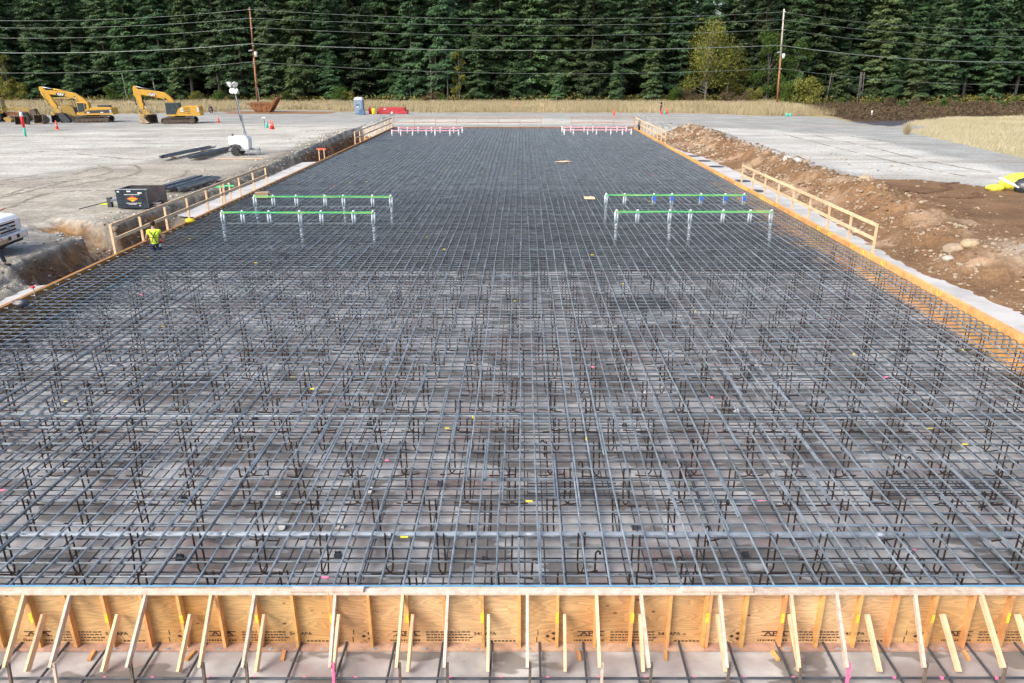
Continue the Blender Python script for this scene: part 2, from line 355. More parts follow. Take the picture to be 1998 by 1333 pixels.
x=GX.ravel();y=GY.ravel(); jx=x+(fbm(x*.5,y*.5)-.5)*3; jy=y+(fbm(x*.5+50,y*.5)-.5)*5
def region(pts,world=False,jit=1.):
    pp=pts if world else pxpoly(pts); r=0; rg=np.random.default_rng(5)
    for k in range(6): r=r+inpoly(x+(jx-x)*jit+rg.normal()*jit*.9,y+(jy-y)*jit+rg.normal()*jit*2.2,pp).astype(float)
    return r/6
col=np.tile(np.array([.32,.33,.315]),(len(x),1))     # grey gravel
def paint(mask,c):
    global col; m=mask[:,None]; col=col*(1-m)+np.array(c)*m
pale_l=[(-900,352),(-300,345),(0,352),(200,328),(420,300),(560,292),(640,272),(720,255),(760,243),(420,243),(0,262),(-600,270)]
paint(region(pale_l),(.47,.465,.42))
paint(region([(760,243),(1240,243),(1300,238),(1060,232),(780,234)],jit=.3),(.47,.465,.42))
pale_r=[(1240,250),(1420,248),(1650,262),(1998,338),(2600,420),(2600,480),(1998,362),(1700,345),(1560,325),(1400,258),(1240,252)]
paint(region(pale_r,jit=.6),(.49,.49,.455))
tan=[(-900,900),(-900,360),(-300,350),(0,354),(200,330),(420,302),(560,294),(640,276),(690,262),(640,300),(430,420),(230,500),(0,640)]
paint(region(tan),(.35,.325,.27))
paint(region([(0,440),(230,445),(230,480),(120,470),(40,500),(0,520),(-500,800),(-800,800),(-500,450)],jit=.4),(.33,.32,.295))
# streaks and tyre wear on the pads
stk=fbm(x*.06+3,y*.5,4); s=sst(.52,.66,stk)*.5*(y>44); paint(s,(.31,.29,.255))
stk=fbm(x*.3+3,y*1.6,4); s=sst(.55,.7,stk)*.35*(x<-17); paint(s,(.25,.225,.18))
stk=fbm(x*1.1+33,y*1.3,4); s=sst(.5,.66,stk)*.45*(x<-17)*(y<44); paint(s,(.46,.44,.39))
# soil
rb=xr_bot(y); soil=((x>rb-.3)&(x<18.9+(fbm(x*.7,y*.7)-.5)*1.5)&(y<87)).astype(float)
plat=inpoly(x,y,[(18,10),(18,45.8),(20.3,45.6),(23.8,45.2),(27.4,41),(60,39),(90,10)]).astype(float)
soil=np.maximum(soil,plat)
sn=fbm(x*.9,y*.9+7); sc1=np.array([.19,.115,.063])*(0.72+.6*sn)[:,None]+np.array([.16,.13,.095])*sst(.5,.72,fbm(x*.6+80,y*.6,5))[:,None]*(x<19.5)[:,None]
col=col*(1-soil[:,None])+sc1*soil[:,None]
rocky=((x>18.7)&(y<29)&(x<60)).astype(float)*sst(29.5,27.5,y+(sn-.5)*3); paint(rocky*.7,(.30,.23,.155))
sp_=np.exp(-(((x-19.3)/1.3)**2+((y-26.4)/1.5)**2)); paint(np.clip(sp_*1.1,0,.85),(.48,.45,.38))
# left bank colours: grey gravel on top, brown below
bank=((x>-18.3)&(x<-15)&(y<87)); zf=GZ.ravel()
bn=(sn-.5)*.35
bank=((x>-19.0)&(x<-15)&(y<87)&(y>25.6)).astype(float); notchm=((x<-18.5)&(x>-24)&(y>29.8)&(y<36.5)).astype(float)
trr=np.clip(sst(25.4,26.8,y)*(1-sst(37.2,38.6,y))+sst(62,64,y),0,1)
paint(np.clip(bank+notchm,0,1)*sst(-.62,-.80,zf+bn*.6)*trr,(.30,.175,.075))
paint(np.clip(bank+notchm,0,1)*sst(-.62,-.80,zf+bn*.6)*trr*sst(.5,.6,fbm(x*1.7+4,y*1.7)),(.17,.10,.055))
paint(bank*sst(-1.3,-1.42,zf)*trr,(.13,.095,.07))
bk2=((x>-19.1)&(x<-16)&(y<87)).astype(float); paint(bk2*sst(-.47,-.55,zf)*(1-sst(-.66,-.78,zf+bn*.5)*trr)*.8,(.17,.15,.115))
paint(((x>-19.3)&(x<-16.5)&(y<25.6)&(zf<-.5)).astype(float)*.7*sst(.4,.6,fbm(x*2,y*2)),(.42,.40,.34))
paint(((x<-16)&(x>-30)&(y<75)).astype(float)*.28*sst(.55,.75,fbm(x*3,y*3+5,4)),(.52,.5,.44))
hi=fbm(x*4,y*4+2,3); hi2=fbm(x*9+5,y*9,2)
nb=((x<-14.7)&(x>-30)&(y<50)).astype(float); col=col*(1-nb[:,None])+col*nb[:,None]*(.62+.5*hi+.28*hi2)[:,None]
cr=np.exp(-((x+19.2+(hi-.5)*1.5)/.75)**2)*(x<-18.2)*(y<86)*(y>19); paint(np.clip(cr*(.25+.9*fbm(x*1.3,y*1.3+3)),0,.85),(.16,.15,.125))
paint(((x<-17.2)&(x>-24)&(y<26)&(y>10)).astype(float)*.75*sst(-24,-19,x),(.23,.22,.19))
paint(((x<-17.2)&(x>-22)&(y<27)&(y>10)).astype(float)*.7*sst(.56,.66,hi),(.44,.42,.36))
# grass, dirt strips, road, forest floor
gr_poly=[(-1500,250),(-600,232),(0,226),(230,222.5),(430,218),(470,214.5),(640,214.5),(660,218),(700,217),(800,217),(820,219),(1000,219),(1290,219),(1340,221),(1400,222),(1480,226),(1560,226),(1600,228),(1640,233),(1664,239),(1640,226),(1590,216),(1540,206),(1500,197),(1500,190),(-2500,190)]
GR=pxpoly(gr_poly); paint(inpoly(x,y,GR).astype(float),(.36,.30,.16))
gr2=[(1767,243),(1800,236),(1860,230),(2000,228),(2600,228),(3000,420),(2400,390),(1998,308),(1950,297),(1880,281),(1800,264),(1770,254),(1800,252),(1850,249),(1800,246)]
GR2=pxpoly(gr2); paint(inpoly(x,y,GR2).astype(float),(.36,.33,.21))
paint(region([(1370,213),(1500,213),(1560,218),(1600,224),(1540,226),(1400,222)],jit=.2),(.22,.14,.09))
paint(region([(440,216.5),(560,216.5),(660,217.5),(640,222),(440,222)],jit=.1),(.25,.15,.09))
paint(region([(1668,239),(1700,234),(1790,236),(1765,243),(1740,246),(1700,243)],jit=.1),(.07,.075,.085))
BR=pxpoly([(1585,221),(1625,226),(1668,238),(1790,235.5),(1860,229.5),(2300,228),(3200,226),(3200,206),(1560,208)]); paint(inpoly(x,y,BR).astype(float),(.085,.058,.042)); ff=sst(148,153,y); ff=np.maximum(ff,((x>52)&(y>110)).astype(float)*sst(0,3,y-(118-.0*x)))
paint(ff,(.035,.03,.022))  # ground by the trees painted dark for the shaded forest interior
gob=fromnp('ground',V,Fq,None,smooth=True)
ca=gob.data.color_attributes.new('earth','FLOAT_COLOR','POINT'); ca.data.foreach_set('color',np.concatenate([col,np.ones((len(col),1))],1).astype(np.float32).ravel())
def gmat():
    m=bpy.data.materials.new('earth'); m.use_nodes=True; t=m.node_tree; n=t.nodes; L=t.links; b=n['Principled BSDF']
    b.inputs['Roughness'].default_value=.95; b.inputs['Specular IOR Level'].default_value=.15
    at=n.new('ShaderNodeVertexColor'); at.layer_name='earth'; tc=n.new('ShaderNodeTexCoord')
    def noise(s,d,lo,hi,st=None,dist=0):
        mp=n.new('ShaderNodeMapping'); L.new(tc.outputs['Object'],mp.inputs[0])
        if st: mp.inputs['Scale'].default_value=st
        x=n.new('ShaderNodeTexNoise'); x.inputs['Scale'].default_value=s; x.inputs['Detail'].default_value=d; x.inputs['Distortion'].default_value=dist; L.new(mp.outputs[0],x.inputs[0])
        r=n.new('ShaderNodeMapRange'); r.inputs[1].default_value=.3; r.inputs[2].default_value=.7; r.inputs[3].default_value=lo; r.inputs[4].default_value=hi
        L.new(x.outputs['Fac'],r.inputs[0]); return r.outputs[0],x.outputs['Fac']
    a,_=noise(.35,7,.84,1.12); c,_=noise(5,6,.78,1.2); d,hn=noise(22,3,.8,1.18); e,_=noise(.25,6,.86,1.08,(.25,2.4,1),.6)
    o=at.outputs[0]
    for k in (a,c,d,e):
        mx=n.new('ShaderNodeMix'); mx.data_type='RGBA'; mx.blend_type='MULTIPLY'; mx.inputs['Factor'].default_value=1; L.new(o,mx.inputs['A']); L.new(k,mx.inputs['B']); o=mx.outputs['Result']
    L.new(o,b.inputs['Base Color'])
    bu=n.new('ShaderNodeBump'); bu.inputs['Strength'].default_value=.8; bu.inputs['Distance'].default_value=.06; L.new(hn,bu.inputs['Height']); L.new(bu.outputs[0],b.inputs['Normal'])
    return m
gob.data.materials.append(gmat()); tag(gob,kind='structure')
# mud slab
def slab():
    vs=[];fs=[]; ys=list(np.arange(1.0,18,2))+list(np.arange(18,YS,.35))+[YS]
    def ed(yy):
        n=float(fbm(np.array([3.]),np.array([yy*.6]))[0])-.5
        return float(np.interp(yy,[0,20,23,25.3,26.4,37.4,38.6,62,63,90],[-17.7,-17.6,-17.5,-17.3,-14.75,-14.75,-18.1,-18.0,-14.8,-14.75]))+n*.2, float(xr_bot(yy))+n*.5+.05
    for i,yy in enumerate(ys):
        xl,xr=ed(yy); vs+=[(xl,yy,FZ),(xr,yy,FZ)]
        if i: fs.append((2*i-2,2*i-1,2*i+1,2*i))
    ys2=list(np.arange(YS,YF,.35))+[YF+.1]
    for side in (0,1):
        k0=len(vs)
        for i,yy in enumerate(ys2):
            e=ed(yy); a=(e[0],XL-.0) if side==0 else (XR+.0,e[1]); vs+=[(a[0],yy,FZ),(a[1],yy,FZ)]
            if i: k=k0+2*i; fs.append((k-2,k-1,k+1,k))
    k=len(vs); vs+=[(XL,YS,FD),(XR,YS,FD),(XR,YF,FD),(XL,YF,FD),(XL,YS,FZ),(XR,YS,FZ)]; fs+=[(k,k+1,k+2,k+3),(k+4,k,k+1,k+5)]
    o=MB().add(vs,fs).build('concrete_slab',M['slab']); tag(o,kind='structure')
slab()
# round dark pads on the right strip
for k,(px,py) in enumerate([(1352,304),(1373,313.5),(1398,324.5),(1447,352.5),(1473,372)]):
    q=P(px,py,FZ+.006); mb=MB().lathe([(.62,-.004),(.62,.002)],(0,0,0),n=24)
    o=mb.build('ground_pad',M['darkgrey']); o.location=q
    tag(o,['round dark pad on the pale concrete strip, farthest of the five','round dark pad on the strip, second from the far end','round dark pad on the strip, third from the far end','round dark pad on the strip beside the far end of the near right guard rail','round dark pad on the strip inside the near right guard rail'][k],'pad',group='dark round pads along the right strip')
# ---------------------------------------------------------------- reinforcement
def hbar(mb,pts,r): mb.tube(pts,r,6)
ZT=-.085; ZC=-.118
mat_up=thing('rebar_mat','wide upper mat of blue-grey reinforcing bars tied level with the top of the forms','rebar mat',(0,0,0))
xs=np.arange(XL+.22,XR-.12,.3048); rd=random.Random(3)
for i,xx in enumerate(xs):
    mb=MB(); yy=YN+.04; off=0; brk=[9+rd.random()*9]
    while brk[-1]<YF: brk.append(brk[-1]+12.2)
    pts=[]; k=0; side=rd.choice((-1,1))
    segs=[]; y0=YN+.03
    for bk in brk:
        y1=min(bk,YF-.1); segs.append((y0,y1)); y0=bk-1.4
        if y0>YF-3: break
    for (a,b) in segs:
        n=max(2,int((b-a)/3)); o1=off
        pts=[(xx+o1+(rd.random()-.5)*.022,a+(b-a)*q/n,ZT+(rd.random()-.5)*.01) for q in range(n+1)]
        hbar(mb,pts,.0155); off=off+side*.034 if abs(off)<.01 else 0
    mb.build('longitudinal_bar',M['bar'],mat_up)
ys=[]; q=YN+.05
while q<YF-.1: ys.append(q); q+=.3048*(1+rd.uniform(-.12,.12))
rest=MB()
for j,yy in enumerate(ys):
    tgt=MB() if j<100 else rest
    br=[XL+.1,XL+.1+4+rd.random()*8]; 
    while br[-1]<XR: br.append(br[-1]+10.5)
    off=0
    for a,b in zip(br[:-1],br[1:]):
        a2=max(a-1.3,XL+.1) if a>XL+.2 else a; b=min(b,XR-.12)
        if b-a2<.4: break
        n=max(2,int((b-a2)/3)); zz=ZC-.0
        pts=[(a2+(b-a2)*k/n,yy+off+(rd.random()-.5)*.03,zz+(rd.random()-.5)*.01) for k in range(n+1)]
        if b>XR-.3: pts[-1]=(XR-.28,yy+off,zz)   # hooked down at the right form
        tgt.tube(pts,.0168,6); off=.032 if off==0 else 0
    # end hooks
    zz=ZC; tgt.tube([(XR-.3,yy,zz),(XR-.16,yy,zz-.005),(XR-.09,yy,zz-.04),(XR-.06,yy,zz-.11),(XR-.06,yy,zz-.45)],.0145,5)
    if j<100: tgt.build('cross_bar',M['barx'],mat_up)
o=rest.build('cross_bar',M['barx'],mat_up); tag(o,kind='stuff')
# extra bars tied in pairs in the upper mat beyond the first bays, edge bars along the near form
eb=MB(); 
for dy in (.0,.045): eb.tube([(XL+.1,YN+.02+dy,ZT+.035),(XR-.1,YN+.02+dy,ZT+.035)],.013,6)
eb.build('edge_bar',M['bar'],mat_up)
dn=MB()
for yy in np.arange(40,YF-.4,.3048):
    dn.tube([(XL+.15,yy+.09,ZC-.035),(-1,yy+.09+rd.uniform(-.02,.02),ZC-.03),(XR-.3,yy+.09,ZC-.035)],.0125,5)
o=dn.build('second_layer_bar',M['bar'],mat_up); tag(o,kind='stuff')
# stray paint and tape marks on the upper bars
mk=MB(); mkp=MB()
for k in range(75):
    xx=rd.uniform(XL+.5,XR-.5); yy=YN+ (rd.random()**1.6)*45; t=mk if rd.random()<.75 else mkp
    xx=float(xs[np.argmin(abs(xs-xx))]); yj=min(ys,key=lambda v:abs(v-yy))
    if rd.random()<.75: t.tube([(xx+.1,yj,ZC),(xx+.1+rd.uniform(.05,.12),yj,ZC)],.0165,6)
    else: t.tube([(xx,yj+.1,ZT),(xx,yj+.18,ZT)],.017,6)
tag(mk.build('paint_marks',M['yellowpaint'],mat_up),kind='stuff'); tag(mkp.build('pink_marks',M['pinkpaint'],mat_up),kind='stuff')
mat_lo=thing('rebar_mat','shade-darkened lower mat of reinforcing bars lying just above the concrete, under the upper mat','rebar mat',(0,0,0))
lo=MB(); ZL=FZ+.11
for i,xx in enumerate(xs):
    t=MB(); t.tube([(xx+.09+(rd.random()-.5)*.03,YN+.05,ZL),(xx+.09,30+rd.random(),ZL),(xx+.1,YF-.2,ZL)],.0125,5)
    if i%3==0:
        for q in range(5):
            s=YN+1+rd.random()*60; t.tube([(xx+.13,s,ZL),(xx+.13,s+2,ZL)],.0125,5)
    t.build('longitudinal_bar',M['barlow'],mat_lo)
n_=0
for yy in np.arange(YN+.2,YF-.2,.3048):
    t=MB() if n_<100 else lo
    yv=yy+rd.uniform(-.03,.03); t.tube([(XL+.12,yv,ZL-.027),(-1,yv+rd.uniform(-.03,.03),ZL-.027),(XR-.12,yv,ZL-.027)],.0125,5)
    if n_<100: t.build('cross_bar',M['barlow'],mat_lo)
    n_+=1
tag(lo.build('cross_bar',M['barlow'],mat_lo),kind='stuff')
md=MB()  # extra bar layers, added to darken the deep part of the pit
for zz,st_ in ((-.86,.3),(-1.2,.25),(-1.42,.2)):
    for yy in np.arange(YS+.2,YF-.3,st_): md.tube([(XL+.2,yy,zz),(XR-.2,yy,zz)],.013,4)
    for xx in np.arange(XL+.3,XR-.2,st_*1.4): md.tube([(xx,YS+.1,zz-.03),(xx,YF-.3,zz-.03)],.013,4)
# short heavy mats doubled over the pile heads
for (px_,py_,wx,wy) in [(1115,955,1.6,.8),(1830,955,2.2,.8),(240,900,1.7,1.0),(345,752,1.6,.7),(1250,600,2.0,1.4)]:
    cx,cy=P(px_,py_,FZ)[:2]
    for k in range(int(wx/.17)): md.tube([(cx-wx/2+k*.17,cy-wy/2,ZL+.03),(cx-wx/2+k*.17,cy+wy/2,ZL+.03)],.011,5)
    for k in range(int(wy/.17)): md.tube([(cx-wx/2,cy-wy/2+k*.17,ZL+.055),(cx+wx/2,cy-wy/2+k*.17,ZL+.055)],.013,5)
tag(md.build('extra_bar',M['barlow'],mat_lo),kind='stuff')
# hooked ties
def tie_mesh(kind):
    mb=MB(); r=.0135
    for dx in (0,.1):
        L=.26 if dx==0 else -.22
        s=1 if L>0 else -1
        mb.tube([(dx,0,-.06),(dx,0,-.5),(dx+.008,0,-.66),(dx+s*.02,0,-.72),(dx+s*.06,0,-.765),(dx+s*.12,0,-.778),(dx+L*1.25,.01,-.775)],r,5)
    if kind: # inverted hook on top
        mb.tube([(.30,.05,-.82),(.30,.05,-.50),(.315,.05,-.465),(.34,.05,-.455),(.365,.05,-.47),(.37,.05,-.52)],.0155,5)
    return mb
t0=tie_mesh(0).build('hooked_tie',M['tie']).data; t1=tie_mesh(1)
o=[o for o in C.objects if o.data==t0][0]; bpy.data.objects.remove(o)
o=t1.build('hooked_tie',M['tie']); t1=o.data; bpy.data.objects.remove(o)
pos=[]
for j in range(23):
    yy=YN+.35+j*.93+rd.uniform(-.05,.05)
    for i in range(32):
        xx=XL+.35+i*.92+(.3 if j%2 else 0)+rd.uniform(-.09,.09)
        if xx>XR-.3: continue
        px=abs(xx)*F/(yy*cp+7*sp); vis=px<1040
        pos.append((0 if vis else 1,yy,xx,rd.uniform(-.03,.03)))
pos.sort(); restt=MB()
for k,(v,yy,xx,d) in enumerate(pos):
    if k<300:
        o=bpy.data.objects.new('hooked_tie',t1 if rd.random()<.35 else t0); C.objects.link(o); o.location=(xx,yy+d,0)
        o.rotation_euler=(rd.uniform(-.04,.04),rd.uniform(-.05,.05),rd.choice((0,PI))+rd.uniform(-.25,.25))
        tag(o,'dark hooked steel tie standing between the lower and upper bar mats','steel tie','hooked ties standing between the two rebar mats')
    elif yy<28.3:
        m3=Matrix.Translation((xx,yy+d,0))@Matrix.Rotation(rd.choice((0,PI))+rd.uniform(-.25,.25),4,'Z')
        restt.add([m3@v.co for v in t0.vertices],[tuple(p.vertices) for p in t0.polygons])
o=restt.build('hooked_ties',M['tie']); tag(o,'many more hooked ties standing further back between the mats','steel tie',kind='stuff')
# big conduit lying across the lower part and small junction chairs
cd=thing('steel_conduit','long pale grey conduit pair running across under the upper mat near the front form','conduit',(0,9.30,-.175))
MB().tube([(XL+.2,.0,0),(XR-.3,0,.0)],.042,12).build('pipe',M['conduit'],cd,True)
MB().tube([(XL+.2,.085,-.02),(XR-.3,.085,-.02)],.026,10).build('pipe',M['conduit'],cd,True)
for xx in (-4.6,0.05,2.1,5.2): MB().tube([(xx,0,0),(xx+.16,0,0)],.048,12).build('coupling',M['conduit'],cd,True)
cn=MB().tube([(XL+.2,13.3,-.17),(XR-.3,13.32,-.17)],.03,8).build('steel_pipe',M['conduit'],None,True)
tag(cn,'thinner grey pipe running across under the bars, behind the long pale conduit pair','pipe')
bs=MB().box(XL+.05,XR-.05,YN+.003,YN+.022,-.02,.012).build('edge_strip',M['blueedge']); tag(bs,'bright blue strip along the top edge of the near plywood form','strip')
# bolt plates on the concrete
for k in range(26):
    px=rd.uniform(40,1960); py=rd.uniform(760,1120); q=P(px,py,FZ+.01); mb=MB().box(-.05,.05,-.05,.05,0,.06); mb.tube([(-.03,0,.06),(-.03,0,.1)],.014,6); mb.tube([(.03,0,.06),(.03,0,.1)],.014,6)
    o=mb.build('bar_chair',M['dirtywhite'] if k%3==0 else M['darkgrey']); o.location=q; tag(o,'small block with two studs on the concrete carrying the lower bars','support block','small support blocks under the lower mat')
# ---------------------------------------------------------------- forms
def stamp(parent,x0,yf):
    z=FZ+.155
    mb=MB()
    # diamond mark: three overlapping squares
    def quad(cx,cz,s):
        mb.add([(cx-s,yf,cz),(cx,yf,cz-s*.8),(cx+s,yf,cz),(cx,yf,cz+s*.8)],[(0,1,2,3)])
    cx=x0+.42
    for (dx,dz,s) in ((-.05,0,.035),(.03,.045,.038),(.035,-.04,.038)): quad(cx+dx,z+dz,s)
    mb.add([(cx-.13,yf,z),(cx-.115,yf,z+.015),(cx+.0,yf,z+.1),(cx-.015,yf,z+.1)],[(0,1,2,3)])
    mb.add([(cx-.13,yf,z),(cx-.015,yf,z-.1),(cx+.0,yf,z-.1),(cx-.115,yf,z-.012)],[(0,1,2,3)])
    mb.box(x0+.22,x0+.232,yf-.001,yf,z-.1,z-.01); mb.box(x0+.235,x0+.247,yf-.001,yf,z+.02,z+.1)
    mb.box(x0+.76,x0+1.12,yf-.001,yf,z+.07,z+.085); mb.box(x0+.76,x0+1.12,yf-.001,yf,z+.0,z+.012)
    rr=random.Random(5)
    for row in range(4):
        xx=x0+1.2
        while xx<x0+1.78:
            l=rr.uniform(.02,.06); mb.box(xx,xx+l,yf-.001,yf,z+.06-row*.045,z+.078-row*.045); xx+=l+.012
    xx=x0+.72
    while xx<x0+1.1:
        l=rr.uniform(.015,.04); mb.box(xx,xx+l,yf-.001,yf,z-.08,z-.055); xx+=l+.012
    for xx in np.arange(x0+2.05,x0+2.35,.05): mb.box(xx,xx+.035,yf-.001,yf,z-.09,z-.068)
    mb.build('stamp',M['ink'],parent)
    rx=(PI/2,0,0)
    text('lettering','APA',.09,M['ink'],(x0+.94,yf-.0012,z+.042),rx,parent,ext=.0005,bold=.002,sx=1.7)
    text('lettering','543 APA',.075,M['ink'],(x0+1.98,yf-.0012,z+.04),rx,parent,ext=.0005,bold=.001,sx=1.1)
nf=thing('formwork_wall','near plywood form wall facing the viewer with studs, sloping braces and printed stamps','formwork',(0,YN,0))
xp=-2.48-2.44*5; k=0
while xp<XR:
    a,b=max(xp,XL-.02),min(xp+2.44,XR+.02)
    if b-a>.05:
        o=MB().box(a+.0015,b-.0015,-.018,0,FZ+.04,-.0015).build('plywood_panel',M['ply'],nf)
        if a==xp and b==xp+2.44: 
            sub=bpy.data.objects.new('panel_print',None)
            stamp(o,xp,-.0195)
            bpy.data.objects.remove(sub)
    xp+=2.44; k+=1
yo=-.018
xj=-2.48
def sx_at(px): return (px-1020)/151.
st=[]
s=-2.48
for k in range(-25,32):
    xx=-2.48+k*.488
    if XL<xx<XR: st.append(xx)
for xx in st:
    dbl=abs(((xx+2.48)/4.88)-round((xx+2.48)/4.88))<.01
    j=rd.uniform(-.012,.012)
    if dbl:
        for q in (-.021,.021): MB().box(xx+q-.019,xx+q+.019,yo-.089,yo-.001,FZ+.04,-.04).build('stud',M['stud'],nf)
    else: MB().box(xx+j-.019,xx+j+.019,yo-.089,yo-.001,FZ+.04,-.04).build('stud',M['stud'],nf)
xx=-2.48-4.88*3
while xx<XR:
    a,b=max(xx,XL-.05)+.003,min(xx+4.88,XR+.05)-.003
    if b>a:
        MB().box(a,b,yo-.100,yo-.001,-.038,rd.uniform(-.006,.0)).build('top_plate',M['lumberw'],nf,bevel=.004)
        MB().box(a,b,yo-.125,yo+.0165,FZ+.002,FZ+.039).build('bottom_plate',M['sill'],nf,bevel=.004)
    xx+=4.88
for (a,b) in ((-2.97,-2.04),(2.03,2.95),(-12.4,-11.5)): MB().box(a,b,yo-.095,yo-.012,.002,.036).build('splice_board',M['lumberw'],nf,bevel=.004)
an=MB()
for k in range(40):
    xx=XL+.4+k*.68; an.lathe([(.016,FZ+.039),(.016,FZ+.052)],(xx,yo-.105,0),n=8); an.box(xx-.035,xx+.035,yo-.12,yo-.092,FZ+.0395,FZ+.043)
an.build('anchor_bolts',M['conduit'],nf)
for px in (4,73,217,357,501,655,797,946,1094,1242,1395,1541,1690,1840,1982):
    xx=min(st,key=lambda v:abs(v-sx_at(px)+.02)); h=rd.uniform(.12,.17)
    MB().box(xx-.021,xx+.021,yo-.0915,yo-.089,-.48,-.48+h).build('paint_stripe',M['yellowpaint'],nf)
# short braces
short=[xx for k,xx in enumerate(st)]
lab_used=set()
for px in list(range(-1130,0,148))+[81,227,369,514,660,805,953,1102,1250,1402,1543,1695,1843,1990]+list(range(2138,2900,148)):
    xx=sx_at(px)
    if not XL<xx<XR: continue
    j=rd.uniform(-.02,.02)
    xb=xx+.0; 
    mb=MB(); mb.beam((xx,yo-.065,-.36),(xx*1.012+j,yo-.50,FZ+.04),.038,.085,(0,0,1)); mb.build('short_brace',M['lumber'],nf,bevel=.003)
longs=[(-900,-955),(-760,-800),(-620,-660),(-480,-520),(-340,-380),(-210,-250),(-80,-120),(55,2),(143,92),(290,243),(417,385),(501,470),(657,641),(788,772),(875,866),(1029,1029),(1163,1171),(1249,1268),(1402,1421),(1540,1563),(1628,1657),(1780,1809),(1908,1965),(2050,2100),(2200,2260),(2330,2390),(2480,2540),(2620,2680)]
for i,(pa,pb) in enumerate(longs):
    xa=sx_at(pa); 
    if not XL<xa<XR: continue
    xb=(pb-1020)/F*9.06; zb=-.62
    m_=M['lumberw'] if i%3!=1 else M['lumber']
    MB().beam((xa,yo-.07,-.05),(xb,yo-.72,zb),.038,.085,(0,0,1)).build('long_brace',m_,nf,bevel=.003)
    MB().beam((xb+.036,yo-.70,zb+.06),(xb+.03,yo-.74,FZ),.032,.032).build('stake',[M['trackmud'],M['lumberw'],M['pinkpaint']][0 if i%4 else (2 if i%8 else 1)],nf)
# dowels sticking out under the near form
pxs=[47,137,220,315,490-85,490,590,678,772,865,960,1052,1137,1233,1323,1418,1512,1603,1710,1800,1880,1975]
for i,px in enumerate(pxs):
    xx=(px-1020)/F*(7.9*cp+7.3*sp)
    o=MB().tube([(0,0,0),(rd.uniform(-.04,.04),-5.2,0)],.016,6).build('dowel_bar',M['barlow']); o.location=(xx,7.93,FZ+.05)
    tag(o,'dark steel bar on the concrete, running out under the near form','steel bar','bars running out under the near form')
o=MB().tube([(XL,7.25,FZ+.088),(0,7.24,FZ+.088),(XR,7.26,FZ+.088)],.017,6).build('cross_rod',M['barlow']); tag(o,'steel bar with pink dabs lying across the others in front of the near form','steel bar')
for px in np.arange(45,1990,93): xx=sx_at(px+rd.uniform(-8,8)); MB().tube([(xx,7.25,FZ+.088),(xx+.04,7.25,FZ+.088)],.0195,6).build('pink_dab',M['pinkpaint'],o)
wl=['between the second and third short braces from the left','between the third and fourth short braces from the left','just right of the tall pair of braces left of centre','right of the middle long brace','left of the brace with the red stake','near the right end']
for k,px in enumerate((187,383,556,1127,1298,1503,1877)):
    q=P(px,1268,FZ); o=MB().beam((0,0,.02),(rd.uniform(-.05,.05),-.2,.02),.045,.035).build('wooden_wedge',M['stud']); o.location=q
    tag(o,'small brown wooden wedge driven under the near form, '+['leftmost of the seven','second from the left','third from the left','the middle one of the seven','third from the right','second from the right','rightmost of the seven'][k],'wedge','wooden wedges under the near form')
# side and far forms
def sideform(name_label,xin,xout,m,y0,y1,face):
    t=thing('formwork_wall',name_label,'formwork',(0,0,0)); n=int((y1-y0)/2.44)+1
    for k in range(n):
        a,b=y0+k*2.44,min(y0+(k+1)*2.44,y1)
        if b-a<.05: continue
        x0,x1=min(xin,xin+face*.018),max(xin,xin+face*.018)
        MB().box(x0,x1,a+.001,b-.001,FD+.002 if a>YS-1 else FZ+.002,-.001).build('plywood_panel',m,t)
        # cleats on the inner face as in the photo (dark vertical battens)
        MB().box(min(xin+face*.02,xin+face*.14),max(xin+face*.02,xin+face*.14),a+.002,b-.002,-.04,-.003).build('top_rail',M['orange'] if face>0 else M['shadedform'],t)
    for yy in np.arange(y0+.3,y1,2.44/2): MB().box(min(xin+face*.02,xin+face*.109),max(xin+face*.02,xin+face*.109),yy,yy+.038,FZ+.01,-.041).build('stud',M['stud'],t)
    return t
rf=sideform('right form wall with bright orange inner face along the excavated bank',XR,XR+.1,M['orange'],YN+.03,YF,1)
lf=sideform('left form wall with shade-coloured brown inner face and small white ties along the top',XL,XL-.1,M['shadedform'],YN+.03,YF,-1)
tm=MB()
for yy in np.arange(9,60,.61):
    tm.tube([(XL+.004,yy,-.055),(XL+.10,yy,-.055)],.009,5); tm.lathe([(.028,0),(.028,.006)],(XL+.001,yy,-.055),'x',8)
tag(tm.build('form_ties',M['dirtywhite'],lf),kind='stuff')
yb=MB()
for yy in (21.5,25.2,26.7,27.8,30.0,31.2,33.9,36.7,39,42): 
    yb.tube([(XR-.004,yy-.11,-.0),(XR-.006,yy-.11,-.08),(XR-.006,yy-.06,-.13),(XR-.006,yy,-.14),(XR-.006,yy+.06,-.13),(XR-.006,yy+.1,-.07),(XR-.004,yy+.11,0)],.009,5)
yb.build('paint_loops',M['yelbright'],rf)
ft=thing('formwork_wall','low reddish form board along the far end of the rebar field','formwork')
MB().box(XL-.02,XR+.02,YF+.002,YF+.02,FZ,-.002).build('form_panel',M['rust'],ft); MB().box(XL-.1,XR+.1,YF+.021,YF+.11,-.05,.01).build('top_rail',M['sill'],ft)
